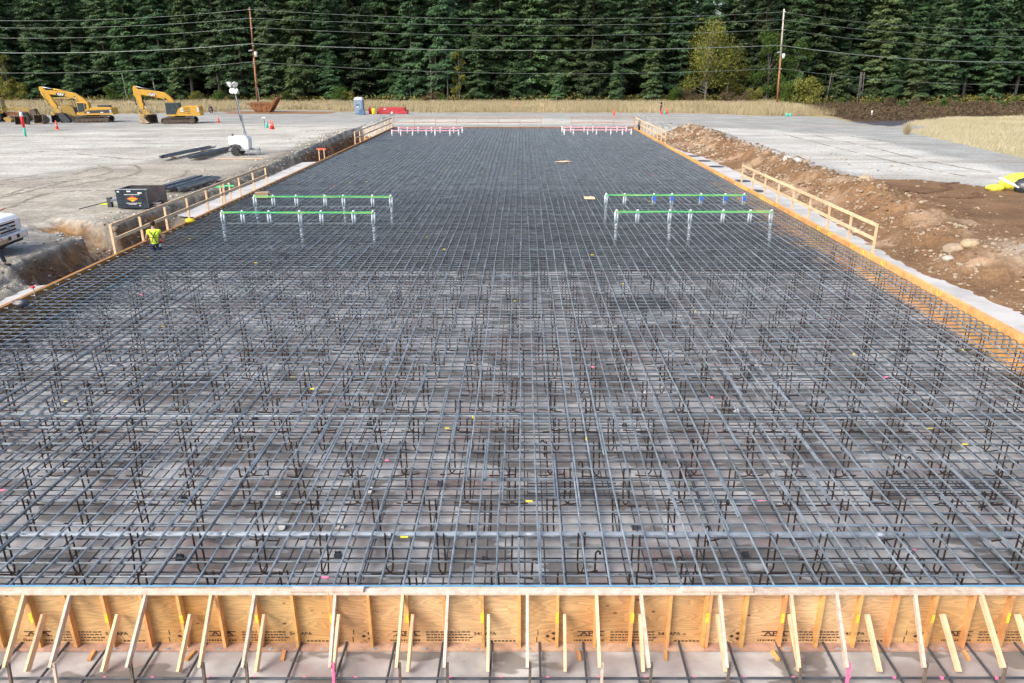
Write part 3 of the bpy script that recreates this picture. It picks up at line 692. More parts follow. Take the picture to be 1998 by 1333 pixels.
# ---------------------------------------------------------------- guard rails
m_r=M['lumber']
def guard(label,p0,p1,npost,m,h=1.07,base=-.35,extra=None):
    p0,p1=Vector(p0),Vector(p1); t=thing('guard_rail',label,'guard rail',(p0.x,p0.y,0)); d=(p1-p0); dn=d.normalized(); sd_=Vector((-dn.y,dn.x,0))
    for k in range(npost):
        q=d*k/(npost-1); j=rd.uniform(-.01,.01)
        MB().beam((q.x+j,q.y,base),(q.x,q.y,h-.02),.085 if m is m_r else .05,.05,(dn.x,dn.y,0)).build('post',m,t)
    o=sd_*.045 if sd_.x*(p0.x)<0 else -sd_*.045
    nb=max(1,round(d.length/4.6))
    for hh in (h-.06,.5):
        for k in range(nb):
            a=d*k/nb; b=d*(k+1)/nb; e=.0 if k==0 else .002
            MB().beam((a.x+o.x-dn.x*.03*(k==0),a.y+o.y,hh),(b.x+o.x,b.y+o.y,hh+rd.uniform(-.02,.02)),.045,.115 if m is m_r else .085,(0,0,1)).build('rail',m,t)
    return t
m_r=M['lumber']
guard('near left wooden guard rail beside the worker, standing on the left form',(XL-.17,26.4,0),(XL-.17,43.4,0),9,m_r)
guard('far left wooden guard rail above the brown trench, near the far corner',(XL-.17,67.5,0),(XL-.17,86.9,0),10,m_r)
guard('near right wooden guard rail along the pale strip and the stony bank',(XR+.2,26.5,0),(XR+.2,43.8,0),9,m_r)
guard('far right wooden guard rail with a dark bag hanging on it',(XR+.2,68.5,0),(XR+.2,87.3,0),10,m_r)
guard('long thin guard rail along the far end, left of the gap',(XL-.1,87.7,0),(XatY(1056,87.7),87.7,0),8,M['sill'])
guard('short thin guard rail along the far end, right of the gap',(XatY(1114,87.7),87.7,0),(XR+.15,87.7,0),4,M['sill'])
# marker stakes between the left rails
o=thing('survey_stake','pair of short wooden stakes with an orange cap board beside the left form','stake',G(628,305))
for q in (-.2,.2): MB().box(q-.03,q+.03,-.03,.03,-.3,.55).build('post',m_r,o)
MB().box(-.35,.35,-.02,.06,.5,.62).build('cap_board',M['coneo'],o)
for k,(px,py,hh,lb,mm) in enumerate([(434,400,1.0,'wooden stake with green tape behind the left guard rail, the left one','tape_green'),(452,398,1.0,'wooden stake with green tape behind the left guard rail, the right one','tape_green')]):
    t=thing('survey_stake',lb,'stake',G(px,py)); MB().box(-.04,.04,-.03,.03,-.3,hh+.2).build('post',m_r,t); MB().box(-.3,.3,-.05,-.035,hh,hh+.08).build('tape',M[mm],t)
t=thing('survey_stake','thin orange-topped stake standing on the brown soil platform','stake',P(1699,366,.05)); MB().box(-.015,.015,-.015,.015,-.1,.5).build('post',M['lumber'],t); MB().box(-.017,.017,-.017,.017,.5,.62).build('top',M['coneo'],t)
t=thing('survey_stake','orange stake leaning in the dry grass beyond the far rail','stake',P(1006,215,0)); MB().beam((0,0,0),(.1,0,1.1),.06,.06).build('post',M['coneo'],t); MB().beam((.1,0,1.1),(-.15,0,1.2),.1,.06).build('top',M['coneo'],t)
t=thing('survey_stake','short pipe marker with a red cap beside the left form near the black bag','stake',P(67,572,0)); MB().tube([(0,0,-.2),(0,0,.16)],.012,6).build('post',M['lumberw'],t); MB().ell((0,0,.19),.06,.06,.045,8,5).build('cap',M['redbright'],t,True)
t=thing('plastic_bag','crumpled black plastic bag lying on the bars by the left form','bag',P(42,597,-.02)); MB().ell((0,0,.08),.22,.14,.12,14,9,.35,3).build('bag_body',M['blackbag'],t,True)
MB().ell((.16,.0,.10),.05,.04,.04,8,5).build('knot',M['dirtywhite'],t)
t=thing('cloth','yellow cloth draped over the left form beside the guard rail','cloth',P(371,432,.02)); MB().ell((0,0,.04),.2,.16,.1,12,8,.3,8).build('cloth_body',M['yelbright'],t,True)
for (px,py,w_,d_,lb) in [(1100,315,1.3,.9,'thin plywood offcut lying on the bars in the far half'),(1150,386,.55,.8,'small plywood offcut on the bars behind the right front row of stub-ups')]:
    q=P(px,py,ZT+.03); o=MB().prism([(-w_/2,0),(0,-d_/2),(w_/2,.05),(.1,d_/2)] if px==1100 else [(-w_/2,-d_/2),(w_/2,-d_/2),(w_/2,d_/2),(-w_/2,d_/2)],0,.018,'z').build('plywood_offcut',M['lumber']); o.location=q; tag(o,lb,'board')
t=thing('cardboard_box','open brown cardboard box on the left form edge behind the left back row of stub-ups','box',P(512,385,ZT+.03),.2)
MB().box(-.33,.33,-.2,.2,0,.28).build('box_body',M['card'],t); MB().beam((.33,0,.28),(.5,0,.05),.4,.012).build('flap',M['card'],t)
# ---------------------------------------------------------------- stub-ups
def stub_row(pxs,ytop,ybase,Y,hz,tape,label,deep,far=False,blue=False):
    z=ZT; things=[]
    for k,px in enumerate(pxs):
        xx=XatY(px,Y,hz*.6)
        t=thing('conduit_stub',label+', '+ORD[k]+' from the left','conduit stub',(xx,Y,z),0,label.split(',')[0])
        mb=MB(); r=.045 if not far else .075; n=8
        offs=[(0,0)] if far else [(-.05,0),(.05,.02)]
        for dx,dy in offs: mb.tube([(dx,dy,-.02 if not far else -.1),(dx+rd.uniform(-.01,.01),dy,hz)],r,n)
        mb.build('pipe',M['dirtywhite'] if far else M['whitetape'],t,True)
        MB().lathe([(r*1.15,hz),(r*1.25,hz+.05),(r*.6,hz+.09)],(0,0,0),n=8).build('cap',M['dirtywhite'],t,True)
        if blue and k in (2,3,4,5,6): MB().box(-.09,.09,-.065,-.06,hz*.45,hz*.9).build('label_wrap',M['blue'],t)
        if k in deep:
            MB().tube([(0,0,-.03),(rd.uniform(-.08,.08),-.05,-1.4)],.07,8).build('lower_pipe',M['whitetape'],t,True)
    xa,xb=XatY(pxs[0],Y,hz*.6),XatY(pxs[-1],Y,hz*.6)
    o=thing('tape_line',('pink' if far else 'bright green')+' tape line tying the tops of the '+label.split(',')[1].strip()+' together','tape line',(0,Y-.07,z+hz),0)
    for dz in ((-.02,.03) if not far else (-.02,)):
        pts=[]
        for k,px in enumerate(pxs):
            xx=XatY(px,Y,hz*.6); pts.append((xx,0,dz+rd.uniform(-.015,.015)))
        MB().tube(pts,.014 if not far else .05,5).build('strand',M[tape],o)
    if not far:
        MB().tube([(xa,.02,-.0),(xb,.02,-.01)],.010,5).build('cord',M['yelbright'],o)
        MB().box(xa-.1,xb+.1,.12,.16,-hz-.02,-hz+.03).build('support_rail',M['bar'],o)
ORD=['first','second','third','fourth','fifth','sixth','seventh','eighth','ninth']
FL='white wrapped conduit stub'
stub_row([434,473,525,585,627,690,728],410,432,32.2,.5,'tape_green',FL+', left front green-taped row',(0,3,6))
stub_row([497,533,578,634,670,727,763],380,400,36.4,.5,'tape_green',FL+', left back green-taped row',(0,4,6))
stub_row([1203,1244,1307,1347,1411,1464,1505],406,430,32.4,.5,'tape_green',FL+', right front green-taped row',(0,2,3,6))
stub_row([1183,1219,1276,1311,1368,1415,1452],377,397,36.9,.5,'tape_green',FL+', right back blue-wrapped row',(0,3),blue=True)
FF='far white conduit stub'
stub_row([765,782,805,832,849,878,895],253,264,77,.5,'tape_pink',FF+', left front pink-taped row',(),True)
stub_row([778,795,816,842,859,885,902],248,258,80.5,.5,'tape_pink',FF+', left back pink-taped row',(),True)
stub_row([1101,1119,1147,1164,1192,1215,1232],252,262,78,.5,'tape_pink',FF+', right front pink-taped row',(),True)
stub_row([1097,1114,1140,1157,1183,1204,1222],246,256,81.5,.5,'tape_pink',FF+', right back pink-taped row',(),True)
# ---------------------------------------------------------------- stones
ico_v=[];_t=(1+5**.5)/2
for a in(-1,1):
    for b in(-_t,_t): ico_v+= [(0,a,b),(a,b,0),(b,0,a)]
ico_v=np.array(ico_v); 
import itertools
dists=np.linalg.norm(ico_v[:,None]-ico_v[None],axis=2); ico_f=[t for t in itertools.combinations(range(12),3) if all(abs(dists[a,b]-2)<.01 for a,b in itertools.combinations(t,2))]
ico_f=np.array([t if np.dot(np.cross(ico_v[t[1]]-ico_v[t[0]],ico_v[t[2]]-ico_v[t[0]]),ico_v[t[0]])>0 else t[::-1] for t in ico_f]); ico_v=ico_v/np.linalg.norm(ico_v[0])
def stones(name,pts,szs,m,label):
    n=len(pts); sc_=szs[:,None,None]*(.65+.7*rng.random((n,1,3)))*np.array([1,1,.65])
    jit=1+.25*(rng.random((n,12,1))-.5); an=rng.random(n)*6.28; ca,sa=np.cos(an),np.sin(an)
    v=ico_v[None]*jit*sc_; vx=v[...,0]*ca[:,None]-v[...,1]*sa[:,None]; vy=v[...,0]*sa[:,None]+v[...,1]*ca[:,None]
    v=np.stack([vx,vy,v[...,2]],2)+pts[:,None,:]
    f=(ico_f[None]+12*np.arange(n)[:,None,None]).reshape(-1,3)
    o=fromnp(name,v.reshape(-1,3),f,m); return tag(o,label,'stones',kind='stuff')
def scat(n,x0,x1,y0,y1,pw=2.2,s0=.012,s1=.13,dens=None):
    X=rng.uniform(x0,x1,n); Y=rng.uniform(y0,y1,n)
    if dens is not None: k=rng.random(n)<dens(X,Y); X,Y=X[k],Y[k]
    S=s0+(s1-s0)*rng.random(len(X))**6
    Z=hgt(X,Y); S=S*(.6+Y/60); return np.stack([X,Y,Z+S*.1],1),S
cl=lambda X,Y:(X>xr_bot(Y)+.15)*np.clip((fbm(X*.7+40,Y*.7,4)-.38)*5,.06,1)*np.where(X>19.2,np.where(Y<29,.8,.05),1)
p,s=scat(30000,14.7,26,13,60,s1=.10,dens=cl); stones('stones',p,s,M['stone'],'pale stones strewn over the brown right bank')
p,s=scat(5000,14.6,20,60,87,dens=cl); stones('stones',p,s,M['stone'],'pale stones on the far part of the right bank')
M['gstone']=mat('grey stone',(.50,.48,.43),.9,0,.4,2,col2=(.28,.26,.22))
p,s=scat(34000,-24,-17.3,18,84,s1=.075,dens=lambda X,Y:np.clip((fbm(X*.5,Y*.5,4)-.42)*5,.03,1)*np.exp(-abs(X+18.7)/1.3)); stones('stones',p,s,M['gstone'],'grey stones along the left trench edge')
for k,(px,py,s,mm,lb) in enumerate([(1862,484,.42,'stone','large rounded boulder half buried in the right bank, the left one'),(1890,486,.36,'tanbucket','brown earth clod resting against the boulders on the right bank'),(1852,494,.22,'gstone','pale boulder below the large one on the right bank'),(1684,372,.35,'tanbucket','rounded clod of earth on the ridge beside the thin stake')]):
    q=P(px,py,-.35); q.z=float(hgt(np.array([q.x]),np.array([q.y]))[0])+.1*s; o=MB().ell((0,0,0),s,s*.8,s*.6,16,10,.22,k).build('boulder',M[mm],None,True); o.location=q; tag(o,lb,'boulder')
M['soilclod']=mat('soil clod',(.20,.13,.08),.95,0,.35,3)
p,s=scat(13000,14.9,20,15,87,s1=.10,dens=lambda X,Y:np.clip((fbm(X*.9+4,Y*.9,4)-.4)*5,.08,1)*(X>xr_bot(Y)+.3)); stones('soil_clods',p,s,M['soilclod'],'brown clods covering the right bank')
p,s=scat(16000,-19.2,-16.8,26,84,s1=.10,dens=lambda X,Y:(hgt(X,Y)<-.6)*((Y<37.5)|(Y>63))*1.); stones('soil_clods',p,s,M['soilclod'],'brown clods on the left trench wall')
# tyre tracks on the left pad: shallow pressed ribbons
M['rut']=mat('pressed rut',(.13,.115,.085),.95,0,.5,2.5,col2=(.27,.24,.19),detail=6)
def ribbon(name,pts,w_,lab):
    # catmull through px points
    q=[G(*a) for a in pts]; out=[]
    for i in range(len(q)-1):
        p0,p1,p2,p3=q[max(i-1,0)],q[i],q[i+1],q[min(i+2,len(q)-1)]
        for k in range(14):
            t=k/14; out.append(.5*((2*p1)+(p2-p0)*t+(2*p0-5*p1+4*p2-p3)*t*t+(3*p1-p0-3*p2+p3)*t**3))
    vs=[];fs=[]; n=0
    for i in range(len(out)-1):
        if rd.random()<.16: continue
        d=(out[i+1]-out[i]).normalized(); s_=Vector((-d.y,d.x,0))*w_*rd.uniform(.3,.6)
        a,b=out[i],out[i]+(out[i+1]-out[i])*.86
        for p in (a-s_,a+s_,b+s_,b-s_):
            vs.append((p.x,p.y,float(hgt(np.array([p.x]),np.array([p.y]))[0])+.006))
        fs.append((n,n+3,n+2,n+1)); n+=4
    o=MB().add(vs,fs).build(name,M['rut']); tag(o,kind='structure')
for pts in ([(-60,375),(40,353),(130,343),(200,325),(260,322),(272,334),(240,345),(170,357),(100,368)],[(0,385),(70,362),(150,350),(210,338),(214,330),(190,322)],
            [(20,405),(90,378),(180,372),(250,374)],[(-40,395),(60,372),(140,352)],[(300,355),(340,348),(362,340),(365,332)],[(-30,358),(60,343),(120,336)],[(150,300),(300,312),(420,300)],[(0,300),(200,290),(400,283)]):
    ribbon('tyre_track',pts,.34,'')
for pts in ([(1530,262),(1640,290),(1760,318),(1890,345)],[(1560,258),(1680,283),(1800,312),(1940,338)],[(1300,240),(1450,250),(1600,258),(1760,280)]): ribbon('tyre_track',pts,.3,'')
def bigrut(pts,w_):
    q=[P(*a) for a in pts]; mb=MB()
    for i in range(len(q)-1):
        for k in range(8):
            p=q[i].lerp(q[i+1],k/8); z=float(hgt(np.array([p.x]),np.array([p.y]))[0]); mb.ell((p.x+rd.uniform(-.1,.1),p.y+rd.uniform(-.1,.1),z),w_*rd.uniform(.6,1.2),w_*.7,.06,8,5,.5,rd.random())
    M.setdefault('clod',mat('wet clods',(.10,.055,.03),.95,0,.4,8)); return mb.build('soil_clods',M['clod'],None)
tag(bigrut([(1765,379),(1800,378),(1830,374),(1850,368),(1838,360),(1870,357)],.22),'dark churned ridge of soil in the middle of the brown platform','soil',kind='stuff')
tag(bigrut([(1836,386),(1880,388),(1910,386),(1900,378)],.2),'dark churned ridge of soil nearer the yellow tarp','soil',kind='stuff')
# ---------------------------------------------------------------- machines
def poly(mb,pts,S,y0,y1): return mb.prism([S(*p) for p in pts],y0,y1)
def tracks(t,x0,x1,hh,yc,wd,mm):
    n=10; r=hh/2; pts=[]
    for k in range(n+1): a=PI/2+PI*k/n; pts.append((x0+r+r*math.cos(a),r+r*math.sin(a)))
    for k in range(n+1): a=-PI/2+PI*k/n; pts.append((x1-r+r*math.cos(a),r+r*math.sin(a)))
    # shoe belt
    mb=MB(); m=len(pts); inner=[(x0+r+(p[0]-x0-r)*.78 if p[0]<x0+r else (x1-r+(p[0]-x1+r)*.78 if p[0]>x1-r else p[0]),r+(p[1]-r)*.8) for p in pts]
    vs=[(a,yc-wd/2,b) for a,b in pts]+[(a,yc+wd/2,b) for a,b in pts]+[(a,yc-wd/2,b) for a,b in inner]+[(a,yc+wd/2,b) for a,b in inner]; fs=[]
    for i in range(m):
        j=(i+1)%m; fs+=[(i,j,m+j,m+i),(2*m+i,3*m+i,3*m+j,2*m+j),(i,2*m+i,2*m+j,j),(m+i,m+j,3*m+j,3*m+i)]
    mb.add(vs,fs)
    L=x1-x0-2*r; 
    for k in range(int(L/.19)):
        xx=x0+r+.1+k*.19
        for zz in (-.012,hh-.0): mb.box(xx,xx+.03,yc-wd/2+.01,yc+wd/2-.01,zz-.02,zz+.03)
    tr=mb.build('track',mm,t)
    fm=MB().box(x0+r*1.2,x1-r*1.2,yc-wd*.28,yc+wd*.28,r*.55,r*1.45).build('track_frame',mm,tr)
    for xx in (x0+r,x1-r): MB().lathe([(r*.7,yc-wd*.35),(r*.74,yc),(r*.7,yc+wd*.35)],(xx,0,r),'y',16).build('idler_wheel',mm,tr)
    for k in range(7): MB().lathe([(r*.25,yc-wd*.36),(r*.25,yc+wd*.36)],(x0+r*1.9+k*(L-r*.9)/6.5,0,r*.45),'y',10).build('roller',mm,tr)
def cyl(t,S,a,b,y,fr=.4,mr='chrome',mb_='black',r=.07):
    a=S(*a);b=S(*b); c=(a[0]+(b[0]-a[0])*fr,a[1]+(b[1]-a[1])*fr)
    MB().tube([(a[0],y,a[1]),(c[0],y,c[1])],r*.62,10).build('piston_rod',M[mr],t,True)
    MB().tube([(c[0],y,c[1]),(b[0],y,b[1])],r,10).build('cylinder',M[mb_],t,True)
def excavator(label,loc,S,D,yl,cabm,seed,tr):
    t=thing('excavator',label,'excavator',loc,.22); t.scale=(.89,.89,.89)
    for yc in (-1.15,1.15): tracks(t,*tr,.82,yc,.6,M['trackmud'])
    MB().box(tr[0]+1.2,tr[1]-1.2,-.9,.9,.35,.7).box((tr[0]+tr[1])/2-.6,(tr[0]+tr[1])/2+.6,-.6,.6,.7,1.0).build('undercarriage',M['darkgrey'],t)
    b=poly(MB(),D['house'],S,-1.3,1.3).build('house',M[yl],t,bevel=.05)
    if 'deck' in D: poly(MB(),D['deck'],S,-1.36,1.36).build('deck',M[yl],t,bevel=.02)
    if 'stripe' in D: poly(MB(),D['stripe'],S,-1.375,-1.37+.06).build('dark_stripe',M['darkgrey'],b)
    for g in D.get('slots',[]): 
        x0,z0=S(g[0],g[3]); x1,z1=S(g[2],g[1]); MB().box(x0,x1,-1.312,-1.29,z0,z1).build('vent_slot',M['darkgrey'],b)
    for g in D.get('plates',[]):
        x0,z0=S(g[0],g[3]); x1,z1=S(g[2],g[1]); MB().box(x0,x1,-1.385,-1.3,z0,z1).build('number_plate',M['dirtywhite'],b)
        text('lettering',g[4],(z1-z0)*.75,M['darkgrey'],((x0+x1)/2,-1.387,(z0+z1)/2),(PI/2,0,0),b,ext=.001)
    c=poly(MB(),D['cab'],S,-1.32,-.25).build('cab',M[cabm],t,bevel=.04)
    for g in D['glass']: poly(MB(),g,S,-1.332,-1.30).build('window',M['glass'],c)
    x0,z0=S(*D['cabfront'][0]); x1,z1=S(*D['cabfront'][1]); MB().box(x0-.012,x0+.02,-1.2,-.4,z1,z0).build('window',M['glass'],c)
    bo=poly(MB(),D['boom'],S,-.28,.28).build('boom',M[yl],t,bevel=.03)
    s=poly(MB(),D['stick'],S,-.2,.2).build('stick',M[yl],t,bevel=.02)
    for args in D['cyl']: cyl(t,S,*args)
    # emblem on the boom: dark slanted panel, white letters, yellow triangle
    x0,z0=S(*D['logo']); an=D['la']
    e=bpy.data.objects.new('emblem',None); bpy.data.objects.remove(e)
    q=MB().add([(-.5,0,-.17),(.32,0,-.17),(.52,0,.17),(-.36,0,.17)] if seed else [(-.3,0,-.17),(.42,0,-.17),(.32,0,.17),(-.36,0,.17)],[(0,1,2,3)]).build('emblem_panel',M['darkgrey'],bo); q.location=(x0,-.29,z0); q.rotation_euler=(0,an,0); q.scale=(1.25,1,1.25)
    text('lettering','CAT',.30,M['white'],(0,-.004,0),(PI/2,0,0),q,ext=.002,bold=.02,sx=1.05)
    MB().add([(-.04,-.008,-.10),(.14,-.008,-.10),(.05,-.008,.02)],[(0,1,2)]).build('triangle',M['yelbright'],q)
    if 'redtab' in D: MB().add([(.12,-.002,-.17),(.42,-.002,-.17),(.36,-.002,.0)],[(0,1,2)]).build('red_corner',M['redbright'],q)
    for pts,y0,y1,mm in D['link']: poly(MB(),pts,S,y0,y1).build('linkage',M[mm],t)
    # bucket: curved shell
    bk=D['bucket']; poly(MB(),bk,S,-.55,-.51).build('bucket_side',M[D['bm']],t); poly(MB(),bk,S,.51,.55).build('bucket_side',M[D['bm']],t)
    pts=[S(*p) for p in bk]; mb=MB(); n=len(pts)
    for i in range(n-1):
        if i==D['open']: continue
        a,b2=pts[i],pts[i+1]; mb.add([(a[0],-.53,a[1]),(b2[0],-.53,b2[1]),(b2[0],.53,b2[1]),(a[0],.53,a[1])],[(0,1,2,3)])
    sh=mb.build('bucket_shell',M[D['bm']],t); so_=sh.modifiers.new('s','SOLIDIFY'); so_.thickness=.04
    return t
S2=lambda a,b:((a-1180)*.0056,(1030-b)*.0056)
D2=dict(house=[(1085,815),(1105,770),(1145,695),(1210,645),(1250,632),(1400,622),(1410,632),(1590,632),(1612,650),(1640,700),(1640,850),(1500,850),(1085,845)],
 deck=[(885,812),(1085,812),(1085,850),(885,846)],cab=[(880,548),(1195,545),(1200,660),(1135,695),(1085,815),(872,815)],
 glass=[[(895,565),(1020,562),(1020,700),(890,720)],[(1040,560),(1110,562),(1125,640),(1110,690),(1040,700)],[(895,728),(1020,710),(1075,720),(1055,795),(893,795)],[(1130,560),(1185,560),(1188,650),(1140,660)]],
 cabfront=[(876,565),(876,790)],
 slots=[(1300,662,1410,676),(1300,702,1410,716),(1300,742,1410,756),(1335,780,1410,794)],plates=[(1205,675,1270,755,'20'),(1565,665,1620,750,'325')],
 boom=[(285,245),(330,240),(720,288),(860,320),(920,360),(985,425),(1050,510),(1060,580),(935,580),(862,492),(780,455),(640,420),(320,362),(270,300)],
 stick=[(195,172),(230,160),(262,190),(300,260),(335,300),(335,400),(350,660),(335,700),(292,700),(262,620),(232,520),(200,420),(175,370),(180,250)],
 cyl=[((245,178),(720,290),0,.4,'chrome','black',.075),((400,700),(345,450),0,.3,'dirtywhite','black',.07),((905,560),(855,440),-.36,.6,'chrome','black',.07),((205,600),(185,400),-.22,.0,'chrome','black',.06)],
 logo=(590,365),la=.16,redtab=1,link=[([(292,690),(350,690),(420,720),(420,745),(470,780),(500,800),(480,820),(330,810),(300,760)],-.14,.14,'yelold'),([(200,745),(240,740),(270,800),(340,810),(350,860),(250,870),(235,800)],-.3,.3,'yelold')],
 bucket=[(240,860),(235,960),(245,1010),(330,1018),(435,1000),(325,870)],open=4,bm='tanbucket')
excavator('newer yellow excavator with a black cab, right of the other excavator',(XatY(358,93.6),93.6,0),S2,D2,'yel','darkgrey',0,((735-1180)*.0056,(1490-1180)*.0056))
S1=lambda a,b:((a-1330)*.0056,(1012-b)*.0056)
D1=dict(house=[(1050,770),(1340,700),(1360,662),(1500,655),(1820,662),(1855,700),(1860,800),(1040,800)],deck=[(1040,795),(1865,790),(1865,830),(1045,832)],
 stripe=[(1180,785),(1340,722),(1700,712),(1850,705),(1855,785)],
 plates=[(1278,755,1340,790,'330'),(1790,715,1830,780,'330'),(1575,760,1640,785,'L')],
 cab=[(1075,530),(1330,530),(1345,660),(1340,710),(1280,745),(1085,775)],glass=[[(1090,550),(1235,550),(1235,745),(1090,765)],[(1245,560),(1290,565),(1285,680),(1245,700)]],
 cabfront=[(1075,550),(1080,750)],
 boom=[(400,275),(430,258),(560,262),(870,292),(1000,322),(1060,345),(1130,400),(1200,455),(1262,530),(1262,640),(1150,640),(1090,530),(1040,470),(800,400),(640,372),(480,355),(410,320)],
 stick=[(262,180),(285,168),(312,175),(420,278),(470,370),(520,500),(580,620),(572,690),(530,700),(490,670),(440,560),(360,440),(290,320),(262,250)],
 cyl=[((310,180),(870,290),0,.45,'chrome','yel',.08),((655,720),(500,430),0,.35,'dirtywhite','yelold',.07),((1065,510),(1010,400),-.36,.8,'chrome','black',.07),((425,610),(290,300),-.24,.0,'chrome','yel',.06)],
 logo=(712,355),la=.14,link=[([(480,690),(570,680),(640,720),(660,760),(600,790),(520,770)],-.2,.2,'yelold'),([(400,770),(460,750),(500,800),(470,840),(405,830)],-.2,.2,'yelold')],
 bucket=[(600,800),(590,870),(640,960),(690,1008),(800,1010),(820,950),(700,790)],open=5,bm='darkgrey')
excavator('older yellow excavator with dark side stripe and yellow cab, in front of the canopied tractor',(XatY(184,95.6),95.6,0),S1,D1,'yel','yel',1,((920-1330)*.0056,(1740-1330)*.0056))
MBx=MB().box(.9,2.4,-.5,.7,1.98,2.22)  # engine hood of the older machine
o=MBx.build('engine_hood',M['darkgrey']); par=[q for q in C.objects if q.get('label','').startswith('older yellow excavator')][0]; o.parent=par
def loose_bucket(label,loc,rz,w_=1.3,h_=1.0,d_=.9,mm='bucketm'):
    t=thing('excavator_bucket',label,'bucket',loc,rz)
    prof=[(0,h_),(-d_*.6,h_*.85),(-d_,h_*.5),(-d_*.9,h_*.15),(-d_*.5,0),(d_*.15,0)]
    mb=MB()
    for i in range(len(prof)-1):
        a,b=prof[i],prof[i+1]; mb.add([(-w_/2,-a[0],a[1]),(w_/2,-a[0],a[1]),(w_/2,-b[0],b[1]),(-w_/2,-b[0],b[1])],[(0,1,2,3)])
    o=mb.build('shell',M[mm],t); s=o.modifiers.new('s','SOLIDIFY'); s.thickness=.05
    for x in (-w_/2,w_/2): MB().add([(x,-a,b) for a,b in prof],[tuple(range(6))]).build('side_plate',M[mm],t).modifiers.new('s','SOLIDIFY').thickness=.05
    MB().box(-w_/2,w_/2,-d_*.15-.03,-d_*.15+.05,0,.06).build('cutting_edge',M['tanbucket'],t)
    for x in (-.2,.2): MB().prism([(-.1,h_*.85),(.15,h_*.9),(.1,h_*1.2),(-.05,h_*1.2)],x-.03,x+.03,'x').build('hanger_ear',M[mm],t)
loose_bucket('loose brown digger bucket on the gravel behind the striped marker post',P(43,243),.3)
loose_bucket('loose dark brown digger bucket standing right of the grader wheel',P(77,241),-.3,1.35,1.1)
loose_bucket('loose grey bucket under the stick of the older excavator',P(111,239),.2,1.0,1.0,mm='darkgrey')
loose_bucket('loose dark bucket beside the bucket of the newer excavator',P(299,240.5),.9,1.1,1.05)
def wheel(t,c,r,w_,hub='yelold',ax='y'):
    o=MB().lathe([(r*.55,-w_/2),(r*.93,-w_/2),(r,-w_*.3),(r,w_*.3),(r*.93,w_/2),(r*.55,w_/2)],c,ax,20).build('wheel',M['black'],t)
    MB().lathe([(r*.56,-w_*.42),(r*.3,-w_*.3),(r*.3,w_*.3),(r*.56,w_*.42)],c,ax,14).build('rim',M[hub],o)
    return o
# crawler tractor with canopy behind the older excavator
t=thing('crawler_tractor','old yellow crawler tractor with an open canopy frame behind the older excavator','tractor',(XatY(132,98.5),98.5,0),.3)
S=lambda a,b:((a-780)*.0058,(960-b)*.0058)
poly(MB(),[(690,640),(900,640),(960,690),(1010,870),(690,870)],S,-.75,.75).build('body',M['yelold'],t,bevel=.04)
for x0 in (1000,): poly(MB(),[(955,680),(1000,690),(1015,820),(965,820)],S,-.6,.6).build('grille',M['darkgrey'],t)
for yy in (-.7,.7):
    for a,b in (((560,500),(560,720)),((715,500),(700,660)),((880,500),(930,660)),((930,510),(980,670))):
        A,B=S(*a),S(*b); MB().beam((A[0],yy,A[1]),(B[0],yy,B[1]),.09,.09,(0,1,0)).build('canopy_post',M['yelold'],t)
poly(MB(),[(555,482),(800,482),(930,495),(925,512),(800,502),(555,500)],S,-.85,.85).build('canopy_roof',M['yelold'],t)
for yy in (-.85,.85): tracks(t,S(600,0)[0],S(940,0)[0],.75,yy,.45,M['trackmud'])
poly(MB(),[(690,760),(760,770),(930,850),(920,930),(790,940),(680,860)],S,-1.5,-1.3).build('blade',M['bucketm'],t)
# motor grader
t=thing('motor_grader','old yellow motor grader with green cab glass at the left edge','grader',(XatY(32,96.8),96.8,0),.28)
S=lambda a,b:((a-450)*.0042,(965-b)*.0042)
poly(MB(),[(-300,600),(120,640),(200,575),(450,580),(720,560),(880,620),(920,720),(930,830),(860,840),(840,720),(720,640),(450,620),(250,650),(120,735),(-300,760)],S,-.22,.22).build('frame',M['yelold'],t,bevel=.02)
poly(MB(),[(-900,560),(-200,560),(-180,800),(-900,820)],S,-.6,.6).build('engine_housing',M['yelold'],t,bevel=.05)
c=poly(MB(),[(-220,320),(200,320),(180,600),(-200,640)],S,-.65,.65).build('cab',M['glassg'],t,bevel=.03)
poly(MB(),[(-250,290),(210,290),(210,322),(-250,322)],S,-.75,.75).build('cab_roof',M['yelold'],c)
for xx in (10,200,-210): 
    A,B=S(xx,310),S(xx-10,720)
    for yy in (-.67,.67): MB().beam((A[0],yy,A[1]),(B[0],yy,B[1]),.08,.08,(0,1,0)).build('cab_post',M['yelold'],c)
for px in (245,430): A,B=S(px,430),S(px+40,600); MB().beam((A[0],-.15,A[1]),(B[0],-.15,B[1]),.14,.14,(0,1,0)).build('lift_post',M['yelold'],t)
A=S(760,840)
for yy in (-.95,.95): wheel(t,(A[0],yy,.58),.58,.35,'yelold')
for xx in (30,-330):
    for yy in (-.95,.95): wheel(t,(S(xx,0)[0],yy,.6),.6,.4,'yelold')
poly(MB(),[(240,850),(300,820),(440,880),(420,965),(310,960)],S,-1.6,1.2).build('blade',M['yelold'],t)
poly(MB(),[(250,700),(600,720),(640,790),(300,800)],S,-.5,.5).build('turntable',M['rust'],t)
poly(MB(),[(880,630),(1030,610),(1050,780),(960,930),(880,900)],S,-.6,.6).build('scarifier',M['bucketm'],t)
